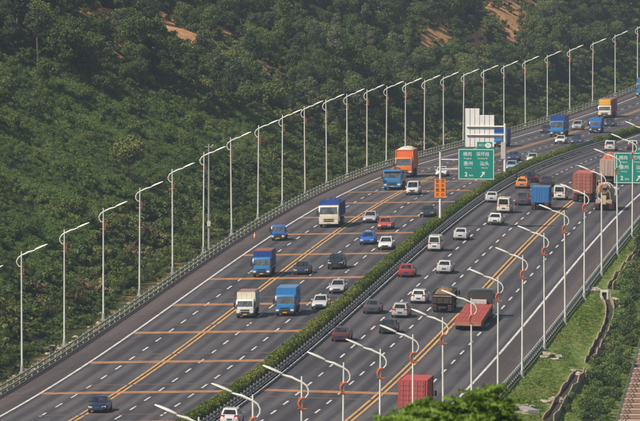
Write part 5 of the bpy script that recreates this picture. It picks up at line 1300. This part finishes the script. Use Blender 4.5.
MB().tube([tuple(p0), tuple(p1)], .05, 6).tube([tuple(p0 - Vector((0, 0, .5))), tuple(p1 - Vector((0, 0, .5)))], .035, 6).build('handrail', M_RAILD, pth)

# ------------------------------------------------------------------ foreground tree top, on the slope below the camera
FD = 165.0
def fore_tree():
    rng = np.random.default_rng(77)
    X0 = (447 - CX) * FD / FPX
    gd_, gt_ = inv(np.array([X0]), np.array([FD])); gz_ = float(ground_z(gd_, gt_)[0])
    root = tag(empty('feathery_tree', (X0, FD, gz_ - .1)), 'bright green feathery tree top at the bottom of the photo', 'tree')
    C, Nn, S = [], [], []
    br = MB()
    def topz(px): return z_at(float(np.interp(px, [360, 372, 385, 400, 418, 432, 447, 462, 472, 482, 492, 502, 512, 522, 532], [434, 424, 415, 409, 402, 400, 398, 392, 386, 383, 388, 395, 404, 418, 434])), FD) - (gz_ - .1)
    H_ = topz(470)
    br.tube([(0, 0, -.3), (.1, .05, H_ * .3), (0, 0, H_ * .55), (.1, 0, H_ * .8)], [.16, .13, .1, .05], 8)
    for k in range(330):
        px = rng.uniform(366, 528); x_ = (px - CX) * FD / FPX - X0; yy_ = rng.normal() * .55
        zt_ = topz(px) - abs(yy_) * .45
        depth_ = rng.random() ** 1.3 * 1.9
        if k < 120: depth_ = rng.uniform(-.16, .3)
        a = rng.uniform(0, 6.28); l = rng.uniform(.5, 1.05)
        tip = np.array([x_, yy_, zt_ - depth_]); dirn = np.array([math.cos(a) * .9, math.sin(a) * .7, rng.uniform(-.2, 1.1)]); dirn /= np.linalg.norm(dirn)
        side = np.cross(dirn, [0, 0, 1.0]); side /= np.linalg.norm(side); start = tip - dirn * l * .6
        if k % 3 == 0: br.tube([tuple(start), tuple(start * .55 + np.array([0, 0, H_ * .30]))], [.012, .022], 4)
        for s_ in np.linspace(0, 1, 22):
            p = start + dirn * l * s_ - np.array([0, 0, .30 * l * s_ * s_])
            for sg in (-1, 1):
                ll = .23 * (1.1 - .6 * abs(s_ - .4)); C.append(p + side * sg * ll * .6 + np.array([0, 0, -.01])); Nn.append(np.cross(side, dirn) * .9 + side * sg * .5 + rng.normal(size=3) * .45); S.append(ll)
    # fuller rounded mass lower in the crown
    for k in range(5200):
        px = rng.uniform(355, 540); x_ = (px - CX) * FD / FPX - X0; yy_ = rng.normal() * .8
        C.append(np.array([x_, yy_, topz(px) - abs(yy_) * .45 - .38 - rng.random() * 2.2])); Nn.append(rng.normal(size=3) + np.array([0, 0, .7])); S.append(rng.uniform(.12, .26))
    link('crown', leaf_mesh('crown', np.array(C), np.array(Nn), np.array(S), M_FORE, .27, rng), None, root)
    br.build('trunk', M_BARK, root, smooth=True)
fore_tree()

# ------------------------------------------------------------------ haze
HAZE = 0.000105
hz = MB().box(-900, 900, -150, 3700, -60, 190).build('haze', None)
hm = bpy.data.materials.new('haze_air'); hm.use_nodes = True; hn = hm.node_tree; hn.nodes.remove(hn.nodes['Principled BSDF'])
pv = hn.nodes.new('ShaderNodeVolumePrincipled'); pv.inputs['Color'].default_value = (.68, .80, 1.0, 1); pv.inputs['Density'].default_value = HAZE; pv.inputs['Anisotropy'].default_value = .2
hn.links.new(pv.outputs[0], hn.nodes['Material Output'].inputs['Volume'])
hz.data.materials.append(hm); tag(hz, kind='stuff')
